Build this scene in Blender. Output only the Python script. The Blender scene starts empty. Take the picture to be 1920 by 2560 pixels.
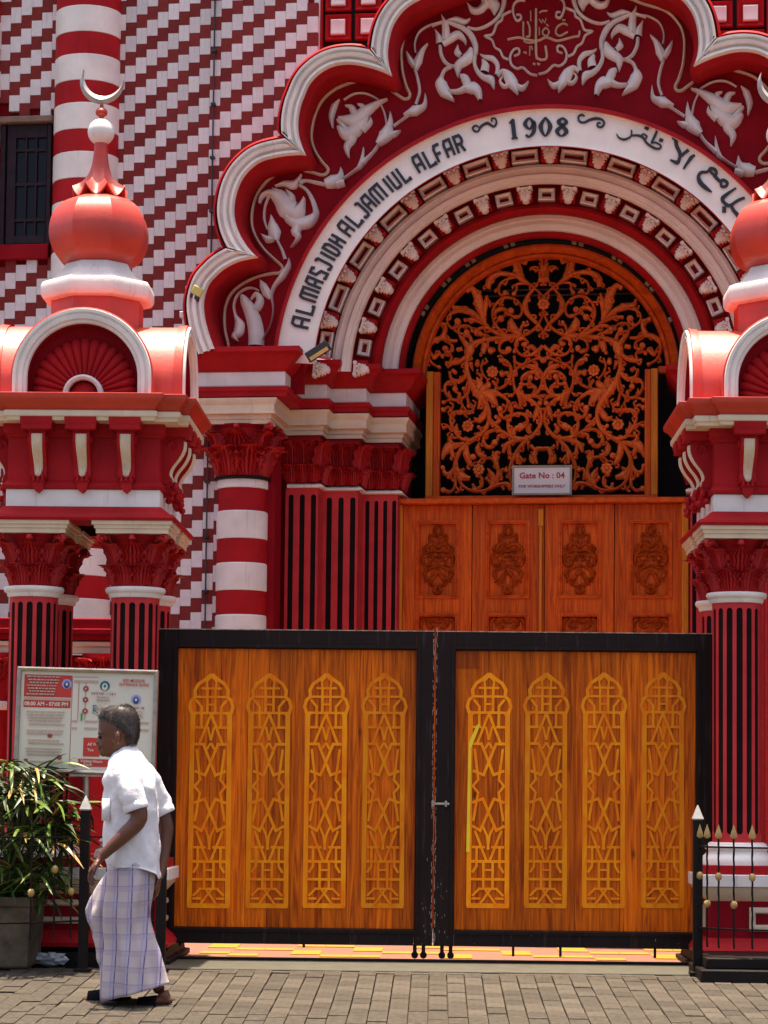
import bpy, bmesh, math, random
from mathutils import Vector, Matrix, noise
R=math.radians; PI=math.pi; rnd=random.Random(7)
SC=bpy.context.scene; COL=SC.collection
# ---------------------------------------------------------------- camera
H=1.065; FL=6000.0; CY=1532.47
cam=bpy.data.objects.new('camera',bpy.data.cameras.new('camera')); COL.objects.link(cam); SC.camera=cam
CR=Matrix.Rotation(R(1.28276),3,'Z')@Matrix.Rotation(R(94.3),3,'X')@Matrix.Rotation(R(.6),3,'Z')
cam.matrix_world=Matrix.Translation((0,0,H))@CR.to_4x4()
cam.data.sensor_fit='HORIZONTAL'; cam.data.sensor_width=36; cam.data.lens=FL/1920*36
cam.data.shift_y=(CY-1280)/1920; cam.data.clip_start=.5; cam.data.clip_end=400
# ---------------------------------------------------------------- light
SUN_DIR=Vector((-.03,.075,1)).normalized()
sun=bpy.data.lights.new('sun','SUN'); sun.energy=5.0; sun.angle=R(.5); sun.color=(1,.86,.68)
so=bpy.data.objects.new('sun',sun); COL.objects.link(so); so.rotation_euler=SUN_DIR.to_track_quat('Z','Y').to_euler()
W=bpy.data.worlds.new('World'); SC.world=W; W.use_nodes=True; nt=W.node_tree
sky=nt.nodes.new('ShaderNodeTexSky'); sky.sky_type='NISHITA'; sky.sun_disc=False
sky.sun_elevation=math.asin(SUN_DIR.z); sky.sun_rotation=math.atan2(SUN_DIR.x,SUN_DIR.y)
sky.dust_density=5; sky.air_density=.8; sky.ozone_density=.3
bg=nt.nodes['Background']; bg.inputs[1].default_value=.13; nt.links.new(sky.outputs[0],bg.inputs[0])
SC.view_settings.view_transform='Standard'; SC.view_settings.look='None'; SC.view_settings.exposure=1.18
SC.view_settings.gamma=1; SC.view_settings.use_curve_mapping=False
# ---------------------------------------------------------------- picture -> world helpers
def ray(px,py): return CR@Vector(((px-960)/FL,-(py-CY)/FL,-1))
def P(px,py,D):
    d=ray(px,py); return Vector((0,0,H))+d*(D/d.y)
TH=R(6.7); VD=Vector((math.sin(TH),math.cos(TH),0)); UD=Vector((math.cos(TH),-math.sin(TH),0))
O=P(1357,938,18.2); O.z=0
def FP(px,py,v):
    d=ray(px,py); c=Vector((0,0,H)); t=(v-(c-O).dot(VD))/d.dot(VD); p=c+d*t
    return ((p-O).dot(UD),p.z)
def FPS(K,pts,v): return [FP(K[0]+a/K[2],K[1]+b/K[2],v) for a,b in pts]
def gz(D): return -.045*(14.55-D) if D<14.55 else 0.0
# ---------------------------------------------------------------- materials
def mat(name,col,rough=.5,var=.12,scale=6,bump=.15,bscale=60,spec=.5,streak=0,streakcol=(.02,.015,.012),metal=0,dirt=0,rand=0,coat=0):
    m=bpy.data.materials.new(name); m.use_nodes=True; n=m.node_tree.nodes; l=m.node_tree.links; b=n['Principled BSDF']
    b.inputs['Roughness'].default_value=rough; b.inputs['Metallic'].default_value=metal
    b.inputs['Specular IOR Level'].default_value=spec; b.inputs['Coat Weight'].default_value=coat; b.inputs['Coat Roughness'].default_value=.46; b.inputs['Coat IOR'].default_value=1.45; b.inputs['Coat Tint'].default_value=(1,.86,.62,1)
    tc=n.new('ShaderNodeTexCoord'); ns=n.new('ShaderNodeTexNoise'); ns.inputs['Scale'].default_value=scale; ns.inputs['Detail'].default_value=6
    l.new(tc.outputs['Object'],ns.inputs['Vector'])
    hv=n.new('ShaderNodeHueSaturation'); hv.inputs['Color'].default_value=(*col,1)
    mr=n.new('ShaderNodeMapRange'); mr.inputs[1].default_value=.3; mr.inputs[2].default_value=.7; mr.inputs[3].default_value=1-var; mr.inputs[4].default_value=1+var
    l.new(ns.outputs[0],mr.inputs[0]); out=mr.outputs[0]
    if rand:
        oi=n.new('ShaderNodeObjectInfo'); r2=n.new('ShaderNodeMapRange'); r2.inputs[3].default_value=1-rand; r2.inputs[4].default_value=1+rand
        l.new(oi.outputs['Random'],r2.inputs[0]); mu=n.new('ShaderNodeMath'); mu.operation='MULTIPLY'; l.new(out,mu.inputs[0]); l.new(r2.outputs[0],mu.inputs[1]); out=mu.outputs[0]
    l.new(out,hv.inputs['Value']); c=hv.outputs[0]
    if streak or dirt:
        mp=n.new('ShaderNodeMapping'); mp.inputs['Scale'].default_value=(38,38,3) if streak else (14,14,14)
        l.new(tc.outputs['Object'],mp.inputs[0]); n2=n.new('ShaderNodeTexNoise'); n2.inputs['Scale'].default_value=1; n2.inputs['Detail'].default_value=4
        l.new(mp.outputs[0],n2.inputs['Vector']); m2=n.new('ShaderNodeMapRange'); m2.inputs[1].default_value=.6; m2.inputs[2].default_value=.78; m2.inputs[4].default_value=max(streak,dirt)
        l.new(n2.outputs[0],m2.inputs[0]); mx=n.new('ShaderNodeMix'); mx.data_type='RGBA'; l.new(m2.outputs[0],mx.inputs[0]); l.new(c,mx.inputs[6]); mx.inputs[7].default_value=(*streakcol,1); c=mx.outputs[2]
    l.new(c,b.inputs['Base Color'])
    if bump:
        n3=n.new('ShaderNodeTexNoise'); n3.inputs['Scale'].default_value=bscale; n3.inputs['Detail'].default_value=5; l.new(tc.outputs['Object'],n3.inputs['Vector'])
        bp=n.new('ShaderNodeBump'); bp.inputs['Strength'].default_value=bump; bp.inputs['Distance'].default_value=.01; l.new(n3.outputs[0],bp.inputs['Height']); l.new(bp.outputs[0],b.inputs['Normal'])
    return m
def wood(name,c1,c2,rough=.5,gs=(26,26,1.3),rand=.25,knots=False,coat=.05):
    m=bpy.data.materials.new(name); m.use_nodes=True; n=m.node_tree.nodes; l=m.node_tree.links; b=n['Principled BSDF']
    b.inputs['Roughness'].default_value=rough; b.inputs['Specular IOR Level'].default_value=.12; b.inputs['Coat Weight'].default_value=coat; b.inputs['Coat Roughness'].default_value=.3
    tc=n.new('ShaderNodeTexCoord'); oi=n.new('ShaderNodeObjectInfo'); ad=n.new('ShaderNodeVectorMath'); ad.operation='ADD'
    sc=n.new('ShaderNodeVectorMath'); sc.operation='SCALE'; sc.inputs['Scale'].default_value=13; cb=n.new('ShaderNodeCombineXYZ')
    l.new(oi.outputs['Random'],cb.inputs[0]); l.new(oi.outputs['Random'],cb.inputs[2]); l.new(cb.outputs[0],sc.inputs[0])
    l.new(tc.outputs['Object'],ad.inputs[0]); l.new(sc.outputs[0],ad.inputs[1])
    mp=n.new('ShaderNodeMapping'); mp.inputs['Scale'].default_value=gs; l.new(ad.outputs[0],mp.inputs[0])
    ns=n.new('ShaderNodeTexNoise'); ns.inputs['Scale'].default_value=1.6; ns.inputs['Detail'].default_value=8; ns.inputs['Distortion'].default_value=1.4; l.new(mp.outputs[0],ns.inputs['Vector'])
    cr=n.new('ShaderNodeValToRGB'); cr.color_ramp.elements[0].position=.3; cr.color_ramp.elements[0].color=(*c1,1); cr.color_ramp.elements[1].position=.68; cr.color_ramp.elements[1].color=(*c2,1)
    l.new(ns.outputs[0],cr.inputs[0]); hv=n.new('ShaderNodeHueSaturation'); r2=n.new('ShaderNodeMapRange'); r2.inputs[3].default_value=1-rand; r2.inputs[4].default_value=1+rand
    l.new(oi.outputs['Random'],r2.inputs[0]); l.new(r2.outputs[0],hv.inputs['Value']); l.new(cr.outputs[0],hv.inputs['Color']); c=hv.outputs[0]
    if knots:
        vo=n.new('ShaderNodeTexVoronoi'); mp2=n.new('ShaderNodeMapping'); mp2.inputs['Scale'].default_value=(4.2,0,1.7); l.new(ad.outputs[0],mp2.inputs[0]); l.new(mp2.outputs[0],vo.inputs['Vector']); vo.inputs['Scale'].default_value=1.3
        k=n.new('ShaderNodeMapRange'); k.inputs[1].default_value=.10; k.inputs[2].default_value=.03; k.inputs[4].default_value=.8; l.new(vo.outputs['Distance'],k.inputs[0])
        mx=n.new('ShaderNodeMix'); mx.data_type='RGBA'; l.new(k.outputs[0],mx.inputs[0]); l.new(c,mx.inputs[6]); mx.inputs[7].default_value=(.05,.012,.004,1); c=mx.outputs[2]
    l.new(c,b.inputs['Base Color'])
    bp=n.new('ShaderNodeBump'); bp.inputs['Strength'].default_value=.2; bp.inputs['Distance'].default_value=.004; l.new(ns.outputs[0],bp.inputs['Height']); l.new(bp.outputs[0],b.inputs['Normal'])
    return m
M={}
RED=(.39,.010,.014)
M['red']=mat('red_paint',RED,.55,.14,5,.2,90,.12,streak=.55,streakcol=(.16,.008,.012))
M['redglossy']=mat('red_gloss_paint',(.53,.028,.008),.44,.20,5,.10,40,.7,streak=.12,streakcol=(.62,.12,.03),coat=.10)
M['vault']=mat('vault_enamel',(.55,.040,.012),.50,.22,5,.10,40,1.0,streak=.2,streakcol=(.62,.20,.08))
M['redrecess']=mat('red_paint_recess_shade',(.25,.005,.011),.7,.14,4,.15,70,.08)  # darker variant of the red paint, recess shade put into the colour
M['redbrick']=mat('red_brick_paint',(.215,.030,.027),.7,.10,30,.5,260,.1,streak=.4,streakcol=(.20,.05,.045),rand=.16)
M['white']=mat('white_paint',(.80,.73,.67),.5,.10,5,.15,80,.2,streak=.5,streakcol=(.45,.36,.29))
M['ringbounce']=mat('white_paint_bounce_lit',(.90,.80,.71),.5,.06,5,.12,80,.2,streak=.25,streakcol=(.62,.50,.40))  # white paint lightened and warmed, ground bounce put into the colour
M['cream']=mat('cream_paint',(.72,.57,.40),.5,.10,7,.15,80,.4,streak=.45,streakcol=(.42,.30,.20))
M['whitebrick']=mat('white_brick_paint',(.72,.655,.64),.6,.06,20,.5,260,.1,streak=.3,streakcol=(.42,.36,.38),rand=.11)
M['black']=mat('black_paint',(.012,.008,.007),.6,.2,8,.2,60,.15)
M['leafred']=mat('red_carving_paint',(.46,.016,.018),.5,.2,14,.35,90,.3,dirt=.35,streakcol=(.16,.006,.01))
M['redlight']=mat('red_fluting_paint',(.56,.035,.038),.5,.12,8,.15,80,.2,streak=.25,streakcol=(.30,.01,.015))
M['bouncepale']=mat('pale_bounce_slab',(.55,.47,.38),.7,.1,5,.1)  # for the unseen slab added as a light bouncer
M['flute']=mat('flute_black_paint',(.012,.007,.006),.8,.2,8,.2,60,.08)
M['gateblack']=mat('gate_black_paint',(.016,.008,.007),.55,.2,6,.25,120,.15,streak=.5,streakcol=(.075,.05,.045))
M['edge']=mat('worn_edge_paint',(.42,.27,.20),.6,.5,40,.3,120,.4)
M['paintedshade']=mat('painted_interior_shade',(.006,.003,.004),.9,.1,4,0)  # near-black, shade of the openings put into the colour
M['letter']=mat('black_lettering',(.018,.012,.020),.5,.1,8,.05)
M['wood']=wood('teak_door',(.40,.042,.002),(.80,.135,.006),rand=.12,coat=.08)
M['woodarch']=wood('teak_arch',(.46,.048,.003),(.74,.105,.006),rand=.05,coat=.1,gs=(6,6,6))
M['woodfret']=wood('teak_fretwork',(.66,.115,.020),(.88,.23,.055),rand=.10,gs=(9,9,9))
M['woodedge']=wood('teak_edge',(.55,.15,.012),(.72,.25,.02),rand=.05)
M['plank']=wood('gate_plank',(.28,.036,.001),(.88,.175,.002),rand=.26,knots=True,gs=(22,22,1.1))
M['inlay']=wood('gate_inlay',(.86,.19,.002),(.98,.34,.006),gs=(7,7,2.2),rand=.16,rough=.55)
M['tapeyellow']=mat('yellow_edge_strip',(.98,.66,.01),.5,.1,8,.05)
M['patch']=wood('plank_patch',(.20,.030,.002),(.42,.07,.003),rand=0)
M['board']=mat('notice_print_white',(.70,.65,.52),.5,.05,3,.03)
M['steel']=mat('brushed_steel',(.42,.36,.32),.3,.2,20,.1,100,.5,metal=.8)
M['printred']=mat('print_red',(.55,.035,.020),.45,.06,10,0)
M['printpink']=mat('print_pink',(.55,.36,.28),.45,.06,10,0)
M['printdark']=mat('print_brownred',(.34,.05,.03),.45,.06,10,0)
M['printblue']=mat('print_blue',(.015,.05,.16),.45,.06,10,0)
M['printteal']=mat('print_teal',(.005,.12,.15),.45,.06,10,0)
M['printlilac']=mat('print_lilac',(.33,.33,.62),.45,.06,10,0)
M['printgreen']=mat('print_green',(.01,.32,.05),.45,.06,10,0)
M['printyellow']=mat('print_yellow',(.62,.55,.22),.45,.06,10,0)
M['signred']=mat('sign_text_red',(.42,.02,.03),.45,.06,10,0)
M['signwhite']=mat('sign_white',(.72,.68,.64),.35,.04,4,.02)
M['signframe']=mat('sign_frame_grey',(.30,.27,.19),.4,.15,20,.1)
M['gold']=mat('gold_paint',(.45,.29,.10),.4,.2,20,.1,60,.6,metal=.3)
M['silver']=mat('pale_metal_paint',(.44,.41,.38),.35,.15,20,.1,60,.6,metal=.2)
M['paver']=mat('paver_concrete',(.082,.067,.050),.85,.34,30,.9,150,.2,dirt=.7,streakcol=(.045,.034,.025),rand=.26)
M['joint']=mat('paver_joint_sand',(.085,.062,.036),.95,.35,40,.6,200,.2)
M['slab']=mat('threshold_concrete',(.085,.078,.056),.8,.14,8,.4,120,.3)
M['road']=mat('street_asphalt',(.085,.080,.075),.9,.15,8,.5,120,.2)
M['tilepink']=mat('floor_tile_terracotta',(.27,.125,.085),.5,.1,12,.1)
M['tileyellow']=mat('floor_tile_yellow',(.42,.24,.02),.5,.1,12,.1)
M['planter']=mat('planter_concrete',(.11,.085,.055),.9,.45,9,.7,60,.2,dirt=.5,streakcol=(.05,.04,.025))
M['soil']=mat('soil',(.03,.02,.012),.95,.3,20,.8,60,.1)
M['glass']=mat('dark_pane',(.006,.005,.010),.25,.1,5,0,1,.2)
M['shutter']=mat('shutter_paint',(.022,.012,.017),.6,.25,14,.2,60,.2)
M['sill']=mat('brown_beam',(.20,.115,.075),.6,.25,14,.3)
M['plastic']=mat('crumpled_plastic',(.45,.45,.47),.2,.1,5,.1,30,.8)
M['lampbody']=mat('lamp_housing',(.020,.020,.022),.4,.1,8,.05)
M['lampglass']=mat('lamp_glass_amber',(.62,.34,.04),.15,.2,20,.05,60,.7)
M['lampcream']=mat('lamp_cream',(.58,.48,.13),.4,.1,10,.05)
M['skin']=mat('skin',(.115,.038,.016),.42,.12,14,.15,120,.5)
M['hair']=mat('hair_dark_grey',(.028,.017,.012),.5,.5,60,.2,200,.5,streak=.6,streakcol=(.17,.11,.08))
M['shirt']=mat('shirt_cotton',(.74,.72,.74),.8,.05,8,.5,30,.2)
M['sandal']=mat('sandal_black',(.006,.005,.006),.8,.1,9,.1,60,.05)
M['carvewood']=wood('door_carving_wood',(.24,.026,.003),(.52,.085,.008),rand=.1,gs=(9,9,9))
M['solemat']=mat('sandal_sole_tan',(.34,.25,.15),.7,.1,9,.1)
# ---------------------------------------------------------------- mesh builder
class MB:
    def __init__(s): s.v=[]; s.f=[]; s.uv=None
    def add(s,vs,fs):
        o=len(s.v); s.v+=[tuple(a) for a in vs]; s.f+=[tuple(i+o for i in f) for f in fs]; return s
    def box(s,x0,x1,y0,y1,z0,z1):
        return s.add([(x0,y0,z0),(x1,y0,z0),(x1,y1,z0),(x0,y1,z0),(x0,y0,z1),(x1,y0,z1),(x1,y1,z1),(x0,y1,z1)],
          [(0,3,2,1),(4,5,6,7),(0,1,5,4),(1,2,6,5),(2,3,7,6),(3,0,4,7)])
    def grid(s,rows,closed=False,cap0=False,cap1=False):
        n=len(rows[0]); vs=[p for r in rows for p in r]; fs=[]
        for i in range(len(rows)-1):
            for j in range(n if closed else n-1):
                k=(j+1)%n; fs.append((i*n+j,i*n+k,(i+1)*n+k,(i+1)*n+j))
        if cap0: fs.append(tuple(range(n))[::-1])
        if cap1: fs.append(tuple((len(rows)-1)*n+i for i in range(n)))
        return s.add(vs,fs)
    def lathe(s,prof,n=32,ph=0,c=(0,0),cap=True):
        return s.grid([[(c[0]+r*math.cos(ph+2*PI*j/n),c[1]+r*math.sin(ph+2*PI*j/n),z) for j in range(n)] for r,z in prof],True,cap,cap)
    def prism(s,poly,y0,y1):
        n=len(poly); vs=[(a,y0,b) for a,b in poly]+[(a,y1,b) for a,b in poly]
        return s.add(vs,[tuple(range(n)),tuple(range(2*n-1,n-1,-1))]+[(i,(i+1)%n,(i+1)%n+n,i+n) for i in range(n)])
    def tube(s,pts,r,n=8,closed=False):
        pts=[Vector(p) for p in pts]; rr=r if isinstance(r,(list,tuple)) else [r]*len(pts); rows=[]; up=None
        for i,p in enumerate(pts):
            t=(pts[min(i+1,len(pts)-1)]-pts[max(i-1,0)]).normalized()
            if up is None: up=Vector((0,0,1)) if abs(t.z)<.9 else Vector((0,1,0))
            a=t.cross(up).normalized(); b=a.cross(t).normalized(); up=b
            rows.append([p+(a*math.cos(2*PI*j/n)+b*math.sin(2*PI*j/n))*rr[i] for j in range(n)])
        return s.grid(rows,True,not closed,not closed)
    def ball(s,c,r,n=12,m=8,sx=1,sy=1,sz=1):
        return s.grid([[(c[0]+sx*r*math.sin(PI*i/m)*math.cos(2*PI*j/n),c[1]+sy*r*math.sin(PI*i/m)*math.sin(2*PI*j/n),c[2]+sz*r*math.cos(PI*i/m)) for j in range(n)] for i in range(m+1)],True)
    def sweep(s,path,prof,closed=False,plane='xy',cap=True):
        rows=offs(path,closed); R_=[]
        n=len(path)
        for i in range(n):
            (px,py),(mx,my)=path[i],rows[i]; R_.append([((px+mx*o,py+my*o,z) if plane=='xy' else (px+mx*o,z,py+my*o)) for o,z in prof])
        if closed: R_.append(R_[0])
        s.grid(R_); k=len(prof)
        if cap and not closed:
            s.f.append(tuple(range(len(s.v)-k,len(s.v)))); s.f.append(tuple(range(len(s.v)-k*n,len(s.v)-k*(n-1)))[::-1])
        return s
    def make(s,name,m,parent=None,loc=None,bevel=0,ang=32,kind=None,label=None):
        me=bpy.data.meshes.new(name); me.from_pydata(s.v,[],s.f)
        bm=bmesh.new(); bm.from_mesh(me); bmesh.ops.remove_doubles(bm,verts=bm.verts,dist=1e-5); bmesh.ops.recalc_face_normals(bm,faces=bm.faces); bm.to_mesh(me); bm.free()
        for p in me.polygons: p.use_smooth=True
        me.set_sharp_from_angle(angle=R(ang)); me.materials.append(M[m] if isinstance(m,str) else m)
        return obj(name,me,parent,loc,bevel,kind,label)
def obj(name,me,parent=None,loc=None,bevel=0,kind=None,label=None,rot=None):
    o=bpy.data.objects.new(name,me); COL.objects.link(o)
    if parent: o.parent=parent
    if loc is not None: o.location=loc
    if rot is not None: o.rotation_euler=rot
    if bevel:
        b=o.modifiers.new('bevel','BEVEL'); b.width=bevel; b.segments=2; b.limit_method='ANGLE'; b.angle_limit=R(40)
    if kind: o['kind']=kind
    if label: o['label']=label
    return o
def offs(path,closed):
    n=len(path); out=[]
    for i in range(n):
        a=path[i-1] if (i>0 or closed) else None; b=path[i]; c=path[(i+1)%n] if (i<n-1 or closed) else None
        ns=[]
        for p,q in ((a,b),(b,c)):
            if p is None or q is None: continue
            dx,dy=q[0]-p[0],q[1]-p[1]; L=math.hypot(dx,dy) or 1; ns.append((dy/L,-dx/L))
        if len(ns)==1: out.append(ns[0]); continue
        mx,my=ns[0][0]+ns[1][0],ns[0][1]+ns[1][1]; d=(mx*mx+my*my)/2
        if d<.12: d=.12
        out.append((mx/d,my/d))
    return out
def thing(name,label,cat,loc=(0,0,0),rz=0,group=None):
    o=bpy.data.objects.new(name,None); COL.objects.link(o); o.location=loc; o.rotation_euler=(0,0,rz)
    o.empty_display_size=.1; o['label']=label; o['category']=cat
    if group: o['group']=group
    return o
def tag(o,label,cat,group=None):
    o['label']=label; o['category']=cat
    if group: o['group']=group
    return o
CH={}
def copy_tree(o,parent=None):
    c=o.copy(); COL.objects.link(c)
    if parent: c.parent=parent; c.matrix_parent_inverse=o.matrix_parent_inverse
    for ch in [q for q in bpy.data.objects if q.parent==o]: copy_tree(ch,c)
    return c
def cr(pts,n=6,closed=False):
    out=[]; N=len(pts); rng=range(N if closed else N-1)
    g=lambda i: pts[i%N] if closed else pts[max(0,min(N-1,i))]
    for i in rng:
        p0,p1,p2,p3=g(i-1),g(i),g(i+1),g(i+2)
        for k in range(n):
            t=k/n; out.append(tuple(.5*((2*b)+(-a+c)*t+(2*a-5*b+4*c-d)*t*t+(-a+3*b-3*c+d)*t**3) for a,b,c,d in zip(p0,p1,p2,p3)))
    if not closed: out.append(tuple(pts[-1]))
    return out
def stroke(mb,pts,w,vf,vb,ridge=0,rect=False):
    """raised band along a 2-D (u,z) path; w = half widths"""
    n=len(pts); ww=w if isinstance(w,(list,tuple)) else [w]*n
    if len(ww)!=n: ww=[interp(ww,i/(n-1)) for i in range(n)]
    of=offs(pts,False); rows=[]
    for (x,z),(mx,mz),h in zip(pts,of,ww):
        L=math.hypot(mx,mz); k=min(1,1.6/L); mx*=k; mz*=k
        if rect: cs=[(-1,vb),(-1,vf),(1,vf),(1,vb)]
        else: cs=[(-1,vb),(-.92,vf+.55*(vb-vf)),(-.5,vf+.08*(vb-vf)),(0,vf-ridge),(.5,vf+.08*(vb-vf)),(.92,vf+.55*(vb-vf)),(1,vb)]
        rows.append([(x+mx*h*a,v,z+mz*h*a) for a,v in cs])
    return mb.grid(rows,False) if not rect else capstrip(mb,rows)
def capstrip(mb,rows):
    k=len(rows[0]); o=len(mb.v); mb.grid(rows); mb.f.append(tuple(range(o,o+k))); mb.f.append(tuple(range(o+k*(len(rows)-1),o+k*len(rows)))[::-1]); return mb
def interp(a,t):
    x=t*(len(a)-1); i=min(int(x),len(a)-2); return a[i]+(a[i+1]-a[i])*(x-i)
def dome(mb,poly,vf,vb):
    """cushioned relief blob from an outline"""
    cx=sum(p[0] for p in poly)/len(poly); cz=sum(p[1] for p in poly)/len(poly)
    rows=[[(cx+(a-cx)*s,v,cz+(b-cz)*s) for a,b in poly] for s,v in ((1,vb),(.96,vf+.5*(vb-vf)),(.8,vf+.1*(vb-vf)),(.45,vf))]
    return mb.grid(rows,True,False,True)
def textmesh(txt,size,name='lettering',ext=.001,bold=0,xs=1,align='CENTER'):
    c=bpy.data.curves.new(name,'FONT'); c.body=txt; c.size=size; c.extrude=ext; c.offset=bold; c.align_x=align; c.align_y='CENTER'; c.resolution_u=2
    o=bpy.data.objects.new('tmp',c); COL.objects.link(o); dg=bpy.context.evaluated_depsgraph_get(); dg.update()
    me=bpy.data.meshes.new_from_object(o.evaluated_get(dg)); bpy.data.objects.remove(o); bpy.data.curves.remove(c)
    me.name=name; me.transform(Matrix.Diagonal((xs,1,1,1))); me.transform(Matrix.Rotation(PI/2,4,'X')); me.materials.clear(); return me
# ================================================================ ground and setting
def sheet(name,x0,x1,y0,y1,z,m,n=1):
    mb=MB(); mb.add([(x0,y0,z),(x1,y0,z),(x1,y1,z),(x0,y1,z)],[(0,1,2,3)]); return mb.make(name,m,kind='structure')
mb=MB(); mb.grid([[(-40,y,gz(y)-.06 if y<14.6 else -.07),(40,y,gz(y)-.06 if y<14.6 else -.07)] for y in (-40,11,14.6,40)]); mb.make('ground','road',kind='structure')
mb=MB(); mb.grid([[(-7,y,gz(y)-.035),(7,y,gz(y)-.035)] for y in (10.5,14.5)]); pavement=mb.make('pavement','joint',kind='structure')
PW,PD=.104,.205; cnt=0; far=MB(); pav=[]
pm=MB().box(-PW/2+.0025,PW/2-.0025,-PD/2+.003,PD/2-.003,-.05,0)
pme=None; r0=random.Random(3)
for j in range(20):
    for i in range(-30,30):
        y=14.52-PD*(j+.5)+(PD*.5 if i%2 else 0); x=i*PW+.02
        if y+PD/2>14.60: continue
        pav.append((abs(x)+0*y,x,y))
for q,(_,x,y) in enumerate(pav):
    isv=-2.0<x<1.9 and 12.75<y<14.3
    z=gz(y)+r0.uniform(-.003,.003)-(.008 if r0.random()<.04 else 0); tx=r0.uniform(-.008,.008); ty=r0.uniform(-.012,.012)
    if isv and cnt<296:
        if pme is None:
            o=pm.make('paver','paver',pavement,(x,y,z),bevel=.005); pme=o.data
        else: o=obj('paver',pme,pavement,(x,y,z),bevel=.005)
        o.rotation_euler=(R(2.6)+tx,ty,r0.uniform(-.012,.012)); cnt+=1
    else:
        ya,yb=y-PD/2+.003,y+PD/2-.003; za,zb_=gz(ya)+z-gz(y),gz(yb)+z-gz(y); xa_,xb_=x-PW/2+.0025,x+PW/2-.0025
        far.add([(xa_,ya,za-.05),(xb_,ya,za-.05),(xb_,yb,zb_-.05),(xa_,yb,zb_-.05),(xa_,ya,za),(xb_,ya,za),(xb_,yb,zb_),(xa_,yb,zb_)],[(4,5,6,7),(0,1,5,4),(1,2,6,5),(2,3,7,6),(3,0,4,7)])
far.make('paver_field','paver',pavement,kind='stuff')
ed=MB()
for i in range(-24,24): ed.box(i*.205+.004,i*.205+.200,14.44,14.53,-.06,-.006+r0.uniform(-.003,.003))
ed.make('edging_course','paver',pavement,bevel=.004)
mb=MB().box(-1.75,1.80,14.54,15.56,-.06,.004); mb.make('threshold_slab','slab',kind='structure',bevel=.006)
floor=sheet('yard_floor',-4.6,4.9,15.56,20.5,.0,'tilepink')
bslab=MB().box(-4.5,4.8,17.0,20.4,-.05,.012).make('bounce_slab','bouncepale',kind='structure')  # unseen pale slab, added to throw bounce light up at the arch rings
ti=MB(); tme=None; k=0
for i in range(-12,16):
    for j in range(0,14):
        if (i+j)%4 in (0,1) and (i//1+2*j)%3!=1:
            x,y=i*.2+.05,15.7+j*.2
            if -1.75<x<1.9 and y<16.8:
                if tme is None: o=MB().box(0,.196,0,.196,0,.004).make('floor_tile','tileyellow',floor,(x,y,.001)); tme=o.data
                else: obj('floor_tile',tme,floor,(x,y,.001))
# gate rail in the ground
tr=tag(MB().box(-1.80,1.84,15.30,15.36,0.0045,.020).make('gate_rail','black',bevel=.004),'black steel floor rail the two gate leaves roll along','rail')
# ================================================================ the mosque
mosque=thing('mosque','red and white striped mosque front with scalloped arch dated 1908 and carved teak door','mosque',(O.x,O.y,0),-TH)
def part(mb,name,m,par=None,**k): return mb.make(name,m,par or mosque,**k)
def sv(v): return (18.2+v)/6000
# --- brick wall -------------------------------------------------
VW=-.30
uL=FP(-60,900,VW)[0]; uR=FP(812,60,VW)[0]; uC=FP(1357,938,VW)[0]
wall=part(MB().box(uL-1.5,-2.02,VW+.03,VW+.30,0,8.3).box(1.93,5.4,VW+.03,VW+.30,0,8.3).box(-2.019,FP(783,60,VW)[0],VW+.03,VW+.29,4.75,8.3),'brick_wall','redrecess')
BW=(FP(582,300,VW)[0]-FP(316,300,VW)[0])/10; PER=(FP(450,100,VW)[1]-FP(450,471.5,VW)[1])/5; WH=PER*.545; SH=PER*.262
b0=FP(316,58,VW); wu=FP(8,300,VW),FP(128,600,VW)
win=(FP(6,297,VW)[0],FP(131,297,VW)[0],FP(60,642,VW)[1],FP(60,297,VW)[1])
wr,rr=MB(),MB(); wm=rm=None; nb=0; rb=random.Random(5)
cand=[]
for i in range(-17,22):
    u=b0[0]+i*BW
    if u<uL-.2: continue
    for k in range(-36,16):
        z=b0[1]+k*PER+i*SH
        if z<-.2 or z>8: continue
        cand.append((u,z,1)); cand.append((u,z+WH,0))
def vis_px(u,z):
    p=O+UD*u+VD*VW; p.z=z; d=CR.transposed()@(p-Vector((0,0,H))); return 960+FL*d.x/-d.z, CY-FL*d.y/-d.z
for u,z,w in cand:
    h=WH if w else PER-WH
    if u+BW>win[0] and u<win[1] and z+h>win[2] and z<win[3]: continue
    x,y=vis_px(u+BW/2,z+h/2)
    if x>783 or (x>604 and y>1000) or (x>600 and y>850): continue
    seen=(305<x<560 and -5<y<760) or (560<=x<700 and -5<y<230)
    if seen and nb<298:
        nb+=1; key=w; dv=VW-.012+rb.uniform(-.0015,.0015)
        if w:
            if wm is None: wm=MB().box(.001,BW-.001,0,.04,.0012,WH-.0012).make('brick','whitebrick',wall,(u,dv,z)).data
            else: obj('brick',wm,wall,(u,dv,z))
        else:
            if rm is None: rm=MB().box(.001,BW-.001,0,.04,.0012,PER-WH-.0012).make('brick','redbrick',wall,(u,dv,z)).data
            else: obj('brick',rm,wall,(u,dv,z))
    else: (wr if w else rr).box(u+.001,u+BW-.001,VW-.011,VW+.03,z+.0012,z+h-.0012)
wr.make('white_brickwork','whitebrick',wall,kind='stuff'); rr.make('red_brickwork','redbrick',wall,kind='stuff')
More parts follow.
